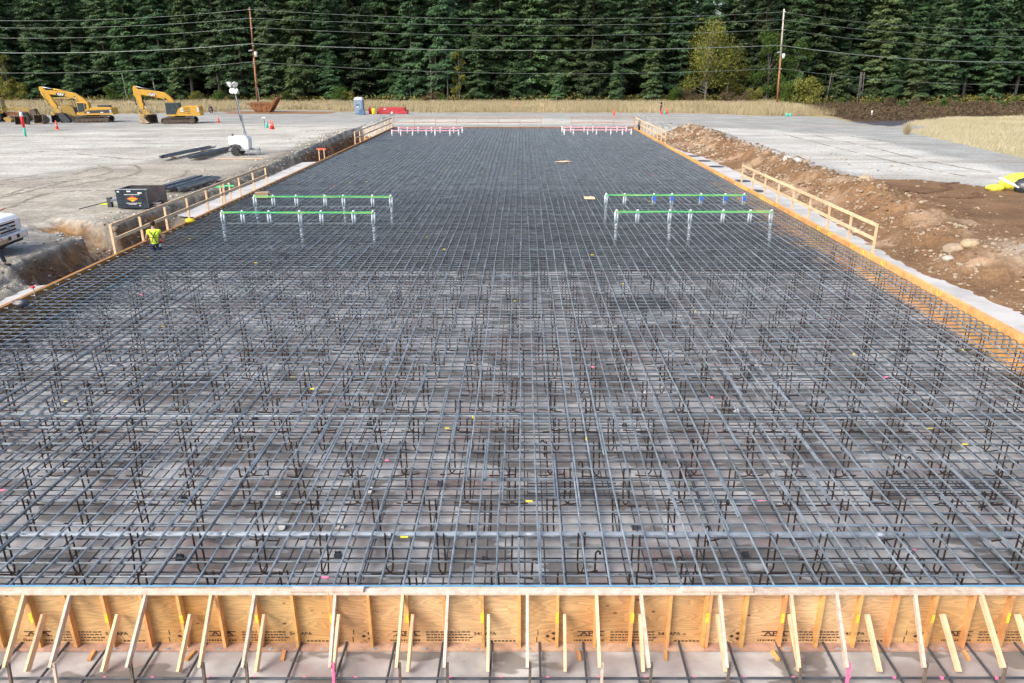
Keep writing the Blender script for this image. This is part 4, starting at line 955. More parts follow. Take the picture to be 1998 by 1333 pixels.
# ---------------------------------------------------------------- light tower
q=G(475,302)
t=thing('light_tower','white towable light tower with a leaning mast and four lamps','light tower',(q.x,q.y,q.z)); t.scale=(1.05,1.05,1.05)
MB().prism([(-.85,.45),(.5,.42),(.62,.5),(.66,1.15),(.5,1.42),(-.78,1.42),(-.88,1.3)],-.42,.42).build('cabinet',M['white'],t,bevel=.04)
MB().box(-.95,1.25,-.06,.06,.38,.46).box(-.9,.7,-.5,-.42,.36,.46).box(-.9,.7,.42,.5,.36,.46).build('chassis',M['conduit'],t)
for yy in (-.62,.62): wheel(t,(-.35,yy,.32),.32,.2,'dirtywhite')
MB().prism([(-.8,.55),(-.7,.78),(-.35,.86),(.0,.78),(.1,.55),(-.02,.55),(-.1,.7),(-.35,.76),(-.6,.7),(-.7,.55)],-.75,-.46).build('fender',M['darkgrey'],t)
MB().box(.52,.60,-.36,.36,.55,1.2).build('door_panel',M['conduit'],t)
mx,mz=-.12,6.0
MB().beam((.42,-.1,.5),(.34,-.1,1.7),.16,.16).beam((.34,-.1,1.7),(.2,-.1,2.85),.12,.12).beam((.2,-.1,2.85),(.07,-.1,3.9),.09,.09).beam((.07,-.1,3.9),(-.02,-.1,4.6),.07,.07).build('mast',M['conduit'],t)
for zz,xx in ((1.7,.34),(2.85,.2),(3.9,.07)): MB().box(xx-.1,xx+.1,-.2,0,zz-.06,zz+.06).build('mast_collar',M['conduit'],t)
MB().tube([(.3,-.25,1.6),(.42,-.3,1.9),(.15,-.25,3.0),(.2,-.22,2.5),(.02,-.2,4.0)],.015,5).build('cable',M['black'],t)
MB().beam((-.3,-.1,4.62),(.25,-.1,4.62),.06,.06).beam((-.02,-.1,4.5),(-.08,-.1,5.2),.06,.06).build('lamp_bar',M['conduit'],t)
for (xx,zz,rx,ry) in ((-.30,5.15,.55,-.8),(.06,5.15,.5,.8),(-.14,4.62,-.55,.1),(.16,4.60,-.5,-.7)):
    o=MB().lathe([(.06,.16),(.12,.12),(.2,.03),(.25,-.1),(.27,-.13),(.24,-.12)],(0,0,0),'y',18).build('lamp',M['dirtywhite'],t,True); o.location=(xx,-.15,zz); o.rotation_euler=(rx,0,ry); o.scale=(.85,.85,.85)
    MB().lathe([(.235,-.115),(.235,-.10)],(0,0,0),'y',18).build('reflector',M['chrome'],o)
MB().tube([(1.2,-.3,0),(1.2,-.3,.55)],.03,6).tube([(1.2,.3,0),(1.2,.3,.55)],.03,6).tube([(1.1,-.35,.35),(1.3,.4,.38)],.025,6).build('jack',M['conduit'],t); MB().tube([(.6,-.6,0),(.6,-.6,.5)],.03,6).build('outrigger',M['conduit'],t)
MB().tube([(-.6,-.1,1.42),(-.6,-.1,1.56)],.07,8).build('exhaust',M['black'],t)
o=MB().beam((-2.0,0,.05),(1.7,-.05,.05),.09,.06).build('timber_board',M['lumber']); o.location=G(470,310.5); tag(o,'long pale board lying on the ground in front of the light tower','board')
# ---------------------------------------------------------------- rebar stacks
def stack(label,p0,p1,n,w_,name='rebar_bundle',far_w=1.):
    q0=G(*p0); q1=G(*p1); d=(q1-q0); c=(q0+q1)/2; dn=d.normalized(); s_=Vector((-dn.y,dn.x,0))
    t=thing(name,label,'rebar bundle',(c.x,c.y,c.z)); 
    for g in range(5):
        mb=MB()
        for k in range(n//8):
            o=s_*w_*(g-2+rd.uniform(-.45,.45))/5*1.1; e=rd.uniform(-.5,.5); zz=.14+rd.random()*.2
            a=-d/2+dn*e+o; b=d/2+dn*e*.4+o*far_w
            mb.tube([(a.x,a.y,zz),((a.x+b.x)/2,(a.y+b.y)/2,zz+rd.uniform(-.03,.03)),(b.x,b.y,zz)],.026,5)
        mb.build('bar_bunch',M['barlow' if g%2 else 'barx'],t)
    for f_ in (-.3,.3):
        e=d*f_; MB().beam((e.x-s_.x*w_*.6,e.y-s_.y*w_*.6,.06),(e.x+s_.x*w_*.6,e.y+s_.y*w_*.6,.06),.1,.1).build('dunnage',M['lumberw'],t)
stack('bundle of grey reinforcing bars on boards right of the dark bin',(333,376),(408,352),120,1.5)
stack('thin bundle of bars on the gravel, left of the light tower bundle',(318,314),(414,291),40,.7)
stack('bundle of bars reaching the wheel of the light tower',(378,313),(448,292),60,.9)
# ---------------------------------------------------------------- dark bin
q=G(262,408); t=thing('metal_bin','open dark metal bin with an orange diamond emblem beside the left trench','bin',(q.x,q.y,q.z)); t.scale=(1.07,1.07,1.07)
W=.72; Hh=.92
MB().box(-W,W,-.03,.03,.05,Hh).build('front_panel',M['bin'],t); 
MB().prism([(0,.05),(1.3,.05),(1.3,Hh),(0,Hh)],-W-.03,-W+.03,'x').build('left_panel',M['binin'],t)
MB().box(-W+.05,W+.30,1.28,1.33,.05,Hh+.02).build('back_panel',M['binin'],t); MB().box(-W,W+.25,.03,1.27,.05,.1).build('bin_floor',M['binin'],t)
MB().box(-W-.05,W+.03,-.05,.05,Hh,Hh+.035).build('top_rim',M['conduit'],t); MB().box(W-.04,W+.02,-.04,.04,.05,Hh).build('corner_post',M['darkgrey'],t)
MB().box(W-.04,W+.02,.04,1.27,.05,.25).build('right_sill',M['darkgrey'],t)
for k,(a,b,c,d) in enumerate([(-.66,-.56,.80,.86),(-.2,-.02,.82,.88),(.3,.5,.74,.8)]): MB().box(a,b,-.036,-.03,c,d).build('white_label',M['dirtywhite'],t)
MB().add([(-.26,-.034,.50),(0.02,-.034,.36),(.3,-.034,.50),(.02,-.034,.62)],[(0,1,2,3)]).build('emblem',M['emblem'],t)
MB().add([(-.1,-.036,.44),(.02,-.036,.375),(.14,-.036,.44)],[(0,1,2)]).box(-.16,.2,-.037,-.036,.49,.52).build('emblem_detail',M['yelbright'],t)
mb=MB(); rr=random.Random(2)
for zz,a,b in ((.68,-.34,.36),(.28,-.3,.4),(.23,-.2,.1)):
    xx=a
    while xx<b: l=rr.uniform(.03,.07); mb.box(xx,xx+l,-.036,-.03,zz,zz+.028); xx+=l+.02
mb.box(.3,.36,-.036,-.03,.16,.21); mb.build('lettering',M['dirtywhite'],t)
o=MB().box(-.3,.3,-.2,.3,.0,.07).beam((-.3,.1,.12),(.35,.3,.2),.1,.05).beam((-.1,-.1,.2),(.4,.0,.12),.12,.05).build('scrap_wood',M['lumberw']); o.location=(q.x+.85,q.y+.5,q.z+.08); o.scale=(.7,.7,.8); tag(o,'heap of pale scrap lumber spilling from the open side of the dark bin','scrap')
t=thing('trailer_hitch','small grey hitch frame and jack on the ground left of the dark bin','hitch',(q.x-1.15,q.y+.8,q.z)); MB().beam((-.3,-.2,.35),(.5,.2,.42),.35,.12).build('tongue',M['conduit'],t); MB().box(-.45,-.25,-.3,-.1,.0,.5).build('jack_block',M['darkgrey'],t); MB().tube([(-1.6,-.9,.03),(-.4,-.25,.3)],.025,6).build('draw_bar',M['darkgrey'],t)
o=MB().prism([(-.3,-.1),(.2,-.12),(.4,.1),(-.1,.12)],.0,.05,'z').build('hi_vis_cloth',M['hivis']); o.location=G(206,399)+Vector((0,0,.02)); tag(o,'scrap of hi-vis yellow cloth on the ground by the hitch frame','cloth')
# ---------------------------------------------------------------- far small things
q=P(702,222.3); t=thing('portable_toilet','grey-blue portable toilet with a white roof','toilet',(q.x,q.y,0))
MB().box(-.6,.6,-.6,.6,.05,2.0).build('cabin',M['potty'],t,bevel=.04); MB().box(-.42,.42,-.63,-.595,.12,1.85).build('door',M['pottyd'] if 0 else M['potty'],t); MB().box(-.35,.2,-.64,-.63,1.1,1.4).build('door_sign',M['pottyd'],t); MB().box(-.25,.05,-.645,-.64,.98,1.1).build('door_sign',M['dirtywhite'],t)
MB().prism([(-.64,2.0),(.64,2.0),(.5,2.25),(.3,2.33),(-.3,2.33),(-.5,2.25)],-.64,.64).build('roof',M['white'],t,bevel=.05)
o=MB().box(-.4,.4,-.25,.25,0,.62).prism([(-.42,.62),(.42,.62),(.1,.75),(-.3,.72)],-.27,.27).build('blue_tub',M['pottyd'],None,bevel=.03); o.location=P(708,222.8)+Vector((.1,-.9,0)); tag(o,'low blue tub leaning against the portable toilet','tub')
for px,mm,lb in ((723.5,'redbright','bright red barrel between the toilet and the fuel tank'),(729.5,'yelbright','bright yellow barrel in front of the red one')):
    o=MB().lathe([(.26,0),(.28,.05),(.28,.4),(.30,.43),(.28,.46),(.28,.8),(.24,.84)],n=16).build('barrel',M[mm],None,True); q=P(px,221.5 if mm[0]=='r' else 222.5); o.location=q; tag(o,lb,'barrel')
q=P(766,221.5); t=thing('fuel_tank','long dark red fuel tank lying on the edge of the dry grass','fuel tank',(q.x,q.y,0))
MB().prism([(-2.2,.0),(2.25,.0),(2.25,.42),(-2.2,.42)],-.7,.7).build('base_tray',M['red'],t,bevel=.03)
MB().prism([(-2.1,.42),(1.95,.42),(1.85,.9),(-1.75,.9)],-.6,.6).build('tank_body',M['red'],t,bevel=.05)
MB().add([(-.2,-.71,.18),(.0,-.71,-.02),(.2,-.71,.18),(0,-.71,.38)],[(0,1,2,3)]).build('hazard_diamond',M['white'],t); MB().box(-1.15,-.85,-.62,-.6,.62,.74).build('label_plate',M['white'],t)
text('lettering','1',.16,M['darkgrey'],(0,-.713,.18),(PI/2,0,0),t,ext=.001)
mb=MB()
for xx in (-1.6,-.7,-.1,.4,.9,1.6): mb.tube([(xx,0,.88),(xx,0,1.02+.2*(xx>1))],.04,6)
mb.tube([(1.5,0,1.2),(1.9,0,1.2)],.03,5); mb.tube([(1.9,-.1,1.15),(2.2,-.2,.6),(2.3,-.2,.1)],.02,5); mb.build('vents',M['darkgrey'],t)
# rusty hopper
q=P(519,218); t=thing('steel_hopper','rusty steel hopper with a raised chute at its right end, below the left utility pole','hopper',(q.x,q.y,0))
hs=(q.y*cp+H*sp)/F
HP=lambda a,b:((a-519)*hs,(218-b)*hs)
pf=[HP(502,217),HP(531,217),HP(538,203),HP(549,191),HP(547,189),HP(536,200),HP(489,201)]
for yy in (-1.0,1.0): MB().prism(pf,yy-.03,yy+.03).build('side_plate',M['rust'],t)
MB().prism([HP(489,201),HP(502,217),HP(503.5,216),HP(491,201)],-1,1).build('end_plate',M['rust'],t); MB().prism([HP(531,217),HP(549,191),HP(547,190),HP(529.5,216)],-1,1).build('chute',M['rust'],t)
MB().prism([HP(502,217),HP(531,217),HP(531,216),HP(502,216)],-1,1).build('hopper_floor',M['rust'],t)
for px in (504,514,524): a=HP(px,216); MB().box(a[0]-.05,a[0]+.05,-1.08,-1.03,0,1.15).build('rib',M['rust'],t)
a,b=HP(488,203)[0],HP(538,203)[0]; MB().box(a,b,-1.1,-1.03,1.1,1.22).build('rim',M['rust'],t)
# cones, markers
def cone(label,px,py,h=.75,g='orange traffic cones on the gravel',rz=0):
    q=P(px,py); t=thing('traffic_cone',label,'traffic cone',(q.x,q.y,0),rz,g)
    MB().box(-.2,.2,-.2,.2,0,.04).build('base',M['coneo'],t)
    MB().lathe([(.15,.04),(.035,h)],n=14).build('cone',M['coneo'],t,True)
    MB().lathe([(.105,h*.42),(.07,h*.7)],n=14).build('white_band',M['white'],t,True)
cone('orange cone with white bands in front of the older excavator',112,252,.95); cone('orange cone on the gravel right of the newer excavator',427,239.5)
cone('orange cone beside the teal marker, left of the two together',529,252,1.0); cone('slightly smaller orange cone touching another behind the light tower',533,251.5,.85)
cone('orange cone alone in front of the far grass',1198,224.5,.8); cone('orange cone at the feet of the far right person',1291,222); cone('orange cone right of the far right person',1302,221.5)
def marker(label,px,py,h,mm,r=.09,band=None,g='teal marker pipes'):
    q=P(px,py); t=thing('marker_post',label,'marker post',(q.x,q.y,0),0,g)
    MB().lathe([(r,0),(r,h*.96),(r*.7,h)],n=12).build('tube',M[mm],t,True)
    if band: MB().lathe([(r*1.1,h),(r*1.5,h*2.0),(r,h*2.8)],n=12).build('upper_tube',M['redbright'],t,True); MB().lathe([(r*1.45,h*2.2),(r*1.2,h*2.7)],n=12).build('white_band',M['white'],t,True)
marker('striped red post on a teal base in front of the loose buckets',50.5,266,.85,'teal',.10,True)
marker('short teal marker beside the two cones behind the light tower',521.5,250,.6,'teal',.13); marker('teal marker pipe at the edge of the right dirt strip, the left one',1535,227,.42,'teal',.15); marker('teal marker pipe at the edge of the right dirt strip, the right one',1541.5,227,.42,'teal',.15)
marker('small pale teal bucket between the two cones by the far right person',1297,221.5,.35,'teal',.18); marker('small white post in front of the brown brambles',1700,229,.9,'dirtywhite',.12,g='white post')
q=P(517,250); t=thing('survey_tripod','thin survey stand with a white top beside the teal marker','survey stand',(q.x,q.y,0)); MB().tube([(0,0,0),(0,0,1.1)],.02,5).tube([(.15,0,0),(0,0,1.0)],.015,5).build('legs',M['darkgrey'],t); MB().box(-.2,.2,-.1,.1,1.1,1.2).build('head',M['dirtywhite'],t)
q=P(1255,248,.6); 
o=MB().ell((0,0,0),.22,.2,.55,10,8,.2,5).build('dark_bag',M['blackbag'],None,True); o.location=(XR+.1,83.4,.45); tag(o,'dark bag hanging on the far right guard rail','bag')
for p_ in (P(395,480,-.2),P(399,486,-.2)): pass
# tarp pile on the right edge
q=P(1965,372); t=thing('tarp_heap','yellow tarpaulin thrown over a heap at the right edge','tarp',(q.x,q.y,0))
MB().ell((1.3,.8,.25),1.25,.7,.6,34,18,.16,4).build('tarp_sheet',M['tarp'],t,True); MB().ell((-.6,.1,.14),.5,.35,.2,26,14,.2,9).build('tarp_end',M['tarp'],t,True)
t=thing('plastic_sheet_roll','crumpled black plastic sheet spilling from under the yellow tarp','plastic sheet',(q.x+.7,q.y-.5,0)); MB().ell((0,0,.28),.62,.5,.5,30,16,.24,11).build('sheet_fold',M['blackbag'],t,True); MB().ell((.65,-.35,.25),.6,.45,.4,30,16,.24,12).build('sheet_fold',M['blackbag'],t,True)
o=MB().beam((-.3,.5,.7),(.35,-.35,.28),.3,.05,(0,0,1)).build('white_board',M['dirtywhite']); o.location=(q.x-.15,q.y-.35,0); tag(o,'white board leaning between the yellow tarp and the black sheet','board')
o=MB().prism([(-.5,-.2),(.6,-.5),(.7,-.2),(-.4,.2)],0,.03,'z').build('white_board',M['dirtywhite']); o.location=P(1985,343,.02); tag(o,'white board lying flat behind the yellow tarp at the right edge','board')
# ---------------------------------------------------------------- pickup truck
q=P(17,459,.25); t=thing('pickup_truck','white pickup truck with a chrome grille at the left edge','pickup truck',(q.x,q.y,float(hgt(np.array([-21.]),np.array([29.]))[0])),R(3)); t.scale=(1,1,1.15)
# local x forward (front at 0), y left, z up
MB().prism([(-.05,.62),(-.02,1.05),(-.15,1.18),(-1.45,1.30),(-1.5,.62)],-.97,.97).build('hood',M['white'],t,bevel=.06)
cb=MB().prism([(-1.45,.55),(-1.45,1.3),(-2.1,1.92),(-3.5,1.95),(-3.75,1.3),(-3.75,.55)],-.95,.95).build('cab',M['white'],t,bevel=.06)
MB().prism([(-1.56,1.33),(-2.12,1.86),(-2.16,1.86),(-1.62,1.33)],-.82,.82).build('windscreen',M['glass'],cb)
o=MB().add([(-1.52,-.8,1.325),(-1.52,.8,1.325),(-2.10,.72,1.89),(-2.10,-.72,1.89)],[(0,1,2,3)]).build('windscreen',M['glass'],cb)
for yy in (-.965,.965): MB().prism([(-1.75,1.32),(-2.15,1.82),(-3.4,1.85),(-3.6,1.32)],yy-.006,yy+.006).build('side_window',M['glass'],cb)
MB().prism([(-3.8,.55),(-3.8,1.3),(-5.9,1.3),(-5.9,.55)],-.95,.95).build('bed',M['white'],t,bevel=.04)
MB().box(-.06,.02,-.60,.60,.68,1.08).build('grille',M['chrome'],t,bevel=.02)
for zz in (.74,.86,.98): MB().box(.018,.026,-.5,.5,zz-.028,zz+.03).build('grille_slot',M['black'],t)
for zz in (.80,.92): MB().box(.02,.045,-.52,.52,zz-.02,zz+.02).build('grille_bar',M['chrome'],t,bevel=.006)
o=MB().lathe([(.10,0),(.105,.01),(.09,.03)],(0,0,0),'x',20).build('badge',M['conduit'],t,True); o.location=(.045,0,.87); o.scale=(1,1.3,.75)
for yy in (-.77,.77): MB().box(-.10,.012,yy-.15,yy+.15,.70,1.06).build('headlight',M['dirtywhite'],t,bevel=.03)
MB().box(-.02,.17,-1.0,1.0,.42,.66).build('bumper',M['chrome'],t,bevel=.04); MB().box(.171,.176,-.95,-.35,.43,.56).build('muddy_patch',M['tanbucket'],t)
for yy in (-.25,.3): MB().box(.171,.177,yy-.09,yy+.09,.48,.6).build('bumper_slot',M['black'],t)
MB().box(-1.4,0,-.85,.85,.3,.62).build('underbody',M['black'],t)
for xx in (-.95,-4.7):
    for yy in (-.84,.84): wheel(t,(xx,yy,.4),.4,.28,'conduit')
for yy in (-1.13,1.13): MB().box(-1.85,-1.7,yy-.12,yy+.12,1.22,1.5).build('mirror',M['black'],t,bevel=.03); MB().beam((-1.75,yy*.85,1.3),(-1.75,yy,1.3),.05,.05).build('mirror_arm',M['black'],t)
# ---------------------------------------------------------------- people
def skinmesh(name,J,E,m,parent,root=0,sub=1):
    me=bpy.data.meshes.new(name); me.from_pydata([j[:3] for j in J],E,[]); o=bpy.data.objects.new(name,me); C.objects.link(o)
    sk=o.modifiers.new('s','SKIN'); sk.use_smooth_shade=True
    for i,j in enumerate(J):
        v=me.skin_vertices[0].data[i]; r=j[3]; v.radius=(r if not isinstance(r,tuple) else r[0],r if not isinstance(r,tuple) else r[1]); v.use_root=(i==root)
    o.modifiers.new('u','SUBSURF').levels=sub; o.modifiers['u'].render_levels=sub
    dg=bpy.context.evaluated_depsgraph_get(); m2=bpy.data.meshes.new_from_object(o.evaluated_get(dg)); bpy.data.objects.remove(o)
    m2.materials.clear(); m2.materials.append(m); r=bpy.data.objects.new(name,m2); C.objects.link(r)
    if parent: r.parent=parent
    return r
def person(label,loc,rz,pose,shirt,pants,hair=True,helmet=None,susp=False,far=False):
    # local: faces +y, x right, z up, feet at z=0, height about 1.78
    t=thing('person',label,'person',loc,rz); g=pose
    pel=Vector(g.get('pel',(0,0,.95))); ch=Vector(g.get('chest',(0,0,1.36))); nk=Vector(g.get('neck',(0,0,1.50))); hd=Vector(g.get('head',(0,.02,1.66)))
    J=[];E=[]
    def a(p,r,link=None):
        J.append((*p,r)); 
        if link is not None: E.append((link,len(J)-1))
        return len(J)-1
    ip=a(pel,.15); im=a(pel.lerp(ch,.5),.135,ip); ic=a(ch,(.17,.125),im); inn=a(nk,.06,ic); ih0=a(nk.lerp(hd,.45),.062,inn); ih=a(hd,(.078,.095),ih0); it=a(hd+Vector((0,0,.09)),.06,ih)
    a(hd+Vector((0,.115,-.01)),.018,ih)
    arms=[];legs=[]
    for s,sd_ in ((-1,'L'),(1,'R')):
        sh=ch+Vector((s*.19,0,.06)); el=Vector(g['elb'+sd_]); wr=Vector(g['wr'+sd_]); 
        i1=a(sh,.062,ic); i2=a(el,.045,i1); i3=a(wr,.03,i2); d=(wr-el).normalized(); pm=a(wr+d*.06,(.042,.022),i3)
        u=Vector((0,0,1)) if abs(d.z)<.8 else Vector((1,0,0)); sw=d.cross(u).normalized()
        for k,(o_,l) in enumerate(((-.033,.07),(-.011,.085),(.011,.08),(.033,.06))):
            f1=a(wr+d*.10+sw*o_,.0095,pm); f2=a(wr+d*(.10+l*.55)+sw*o_*1.15-u*.008,.009,f1); a(wr+d*(.10+l*.85)+sw*o_*1.15-u*.03,.008,f2)
        th=a(wr+d*.05+sw*.05,.011,pm); a(wr+d*.085+sw*.07-u*.01,.0095,th)
        hp=pel+Vector((s*.095,0,-.06)); kn=Vector(g['kn'+sd_]); an=Vector(g['an'+sd_])
        l1=a(hp,.095,ip); l2=a(kn,.06,l1); l3=a(an,.042,l2); a(an+Vector((0,.15,-.045)),.038,l3)
        arms.append((sh,el,wr)); legs.append((hp,kn,an))
    skinmesh('body',J,E,M['skin'],t)
    J=[(*(pel+Vector((0,0,-.13))),.19),(*pel.lerp(ch,.5),.16),(*ch,(.195,.145)),(*nk.lerp(ch,.35),.09)];E=[(0,1),(1,2),(2,3)]
    for sh,el,wr in arms: k=len(J); J+=[(*sh,.082),(*sh.lerp(el,.45 if not far else .9),.072)]; E+=[(2,k),(k,k+1)]
    if far: 
        pass
    skinmesh('shirt',J,E,M[shirt],t)
    J=[(*(pel+Vector((0,0,.17))),.165)];E=[]
    for hp,kn,an in legs: k=len(J); J+=[(*hp,.108),(*kn,.078),(*(an+Vector((0,0,.03))),.068)]; E+=[(0,k),(k,k+1),(k+1,k+2)]
    skinmesh('trousers',J,E,M[pants],t)
    for hp,kn,an in legs: skinmesh('boot',[(*(an+Vector((0,-.03,.05))),.058),(*(an+Vector((0,0,-.03))),.055),(*(an+Vector((0,.17,-.045))),.048)],[(0,1),(1,2)],M['black'],t)
    if helmet:
        h=MB().lathe([(.125,-.0),(.128,.04),(.11,.09),(.06,.13),(.005,.14)],(0,0,0),n=18).build('hard_hat',M[helmet],t,True); h.location=hd+Vector((0,0,.03)); MB().lathe([(.15,-.005),(.15,.004)],(0,.015,0),n=18).build('brim',M['redbright'],h,True)
    else:
        MB().ell(hd+Vector((0,-.022,.045)),.092,.108,.105,14,9,.06,2).build('hair',M['hair'],t,True)
    for s in (-1,1): MB().ell(hd+Vector((s*.032,.088,.015)),.011,.008,.008,8,5).build('eye',M['black'],t,True)
    if susp:
        mb=MB(); yb=-.155
        def band(p,q): mb.beam(p,q,.032,.012,(0,1,0))
        c=pel.lerp(ch,.78)
        band((-.13,yb+.045,ch.z+.10),(0,yb-.012,c.z)); band((.13,yb+.045,ch.z+.10),(0,yb-.012,c.z)); band((0,yb-.012,c.z),(-.085,yb-.02,pel.z+.08)); band((0,yb-.012,c.z),(.085,yb-.02,pel.z+.08))
        for zz in (ch.z+.02,ch.z-.06,ch.z-.14): mb.box(-.12,-.03,yb-.014,yb-.006,zz,zz+.018); mb.box(.03,.12,yb-.014,yb-.006,zz,zz+.018)
        mb.build('suspenders',M['black'],t)
        MB().ell((.21,-.02,pel.z+.1),.05,.05,.06,8,6).build('red_pouch',M['redbright'],t,True); MB().box(.13,.2,-.12,-.02,pel.z-.1,pel.z+.03).build('tool_pouch',M['conduit'],t)
    return t
stand=dict(elbL=(-.30,.05,1.16),wrL=(-.30,.25,1.02),elbR=(.31,.02,1.16),wrR=(.30,.18,.98),knL=(-.11,.03,.50),anL=(-.12,0,.09),knR=(.12,.03,.50),anR=(.13,0,.09))
wq=XatY(303,27.3,.2)
person('person in hi-vis yellow shirt and black crossed suspenders, waist-deep in the mat',(wq,27.3,FZ+.12),.25,dict(stand,head=(0,.06,1.665),chest=(0,.03,1.36),neck=(0,.04,1.5)),'hivis','jeans',susp=True)
person('person in white and red hard hat holding a phone behind the truck',tuple(G(1,466)),-1.2,dict(stand,elbR=(.26,.12,1.14),wrR=(.12,.32,1.24),elbL=(-.26,.12,1.14),wrL=(-.08,.33,1.22)),'hivis','navy',helmet='helmet')
qq=G(-4,522); person('person walking at the left edge, only a boot and trouser leg in view',(qq.x-.15,qq.y,qq.z),-1.3,dict(stand,knL=(-.11,.25,.52),anL=(-.12,.36,.10),knR=(.12,-.08,.5),anR=(.13,-.3,.14)),'hivis','navy',helmet='helmet')
qq=P(413,221); person('person in dark clothes crouching on the far gravel right of the newer excavator',(qq.x,qq.y,0),.9,dict(pel=(0,-.15,.45),chest=(0,.05,.85),neck=(0,.14,.98),head=(0,.22,1.1),elbL=(-.25,.25,.62),wrL=(-.15,.45,.5),elbR=(.25,.25,.62),wrR=(.15,.45,.5),knL=(-.14,.3,.5),anL=(-.12,.05,.09),knR=(.14,.25,.42),anR=(.13,-.05,.09)),'navy','navy',far=True)
qq=P(1291,219.5); person('person in dark clothes standing behind the cones at the far grass edge',(qq.x,qq.y+.8,0),1.2,dict(stand),'navy','navy',far=True)
# ---------------------------------------------------------------- utility poles and wires
YP=140
def pole(label,ptop,pbot,boxside):
    T=atY(*ptop,YP); B=atY(*pbot,YP); B.z=0; t=thing('utility_pole',label,'utility pole',(B.x,YP,0)); d=T-B
    MB().tube([(0,0,-.3),tuple(d*.5)],.19,12,.16).build('shaft',M['polewood'],t,True); MB().tube([tuple(d*.5),tuple(d)],.16,12,.12).build('upper_shaft',M['poletop'] if ptop[0]>1000 else M['polewood'],t,True)
    for py in ((23,38,57,88,133) if ptop[0]>1000 else (18,35,53,85,120)):
        f_=(pbot[1]-py)/(pbot[1]-ptop[1]); q=d*f_; s=1 if py%2 else -1
        MB().tube([(q.x,-.1,q.z),(q.x+.25*s,-.3,q.z)],.05,6).build('insulator',M['dirtywhite'],t)
    q=d*((pbot[1]-(108 if ptop[0]>1000 else 102))/(pbot[1]-ptop[1])); MB().lathe([(.25,-.4),(.27,.35),(.15,.45)],(q.x+.45,-.2,q.z),n=14).build('transformer_can',M['dirtywhite'],t,True)
    MB().beam((q.x-.1,-.15,q.z+.7),(q.x-.75,-.15,q.z+.6),.12,.2).build('bracket',M['conduit'],t)
    if ptop[0]<1000: MB().tube([(.45,-.1,0),(.35,-.1,3.0)],.05,8).build('riser_pipe',M['conduit'],t)
    return t
pole('left utility pole of brown wood rising behind the rusty hopper',(487,14),(503,201),1)
pole('right utility pole, pale on its left side, beside the yellowing tree',(1530,17),(1516,206),1)
WN=['topmost','second from the top','third from the top','thick fourth','lowest']
LY=[18,35,53,85,120]; RY=[23,38,57,88,133]; MY=[37,49,69,98,143]; EL=[39,53,73,102,141]; ER=[58,71,91,121,165]
for k in range(5):
    a=atY(488+k*2,LY[k],YP-.3); b=atY(1529-k*2,RY[k],YP-.3); m_=atY(1010,MY[k],YP-.3); l=atY(0,EL[k],YP-.3); r=atY(1998,ER[k],YP-.3)
    def quad(p,q,mid,n=14):
        # parabola through p, mid (t=.5), q
        return [tuple(p*(2*(t-.5)*(t-1))+mid*(4*t*(1-t))+q*(2*t*(t-.5))) for t in [i/n for i in range(n+1)]]
    mL=a.lerp(l*1+(l-a)*1.0,.5); 
    lend=l+(l-a)*.9; lm=l.copy(); lm.z=l.z
    rr_=.026 if k!=3 else .055
    mb=MB(); mb.tube(quad(a,b,m_),rr_,5)
    L2=a+(l-a)*1.9; L2.z=a.z+.6; mid=a.lerp(L2,.5); mid.z=l.z-.1
    mb.tube(quad(a,L2,mid),rr_,5)
    R2=b+(r-b)*2.0; R2.z=b.z+.6; mid=b.lerp(R2,.5); mid.z=r.z-.0
    mb.tube(quad(b,R2,mid),rr_*(1.25 if k==3 else 1),5)
    o=mb.build('power_line',M['wire']); tag(o,WN[k]+' of the five power lines strung between the two poles','power line','power lines across the forest')
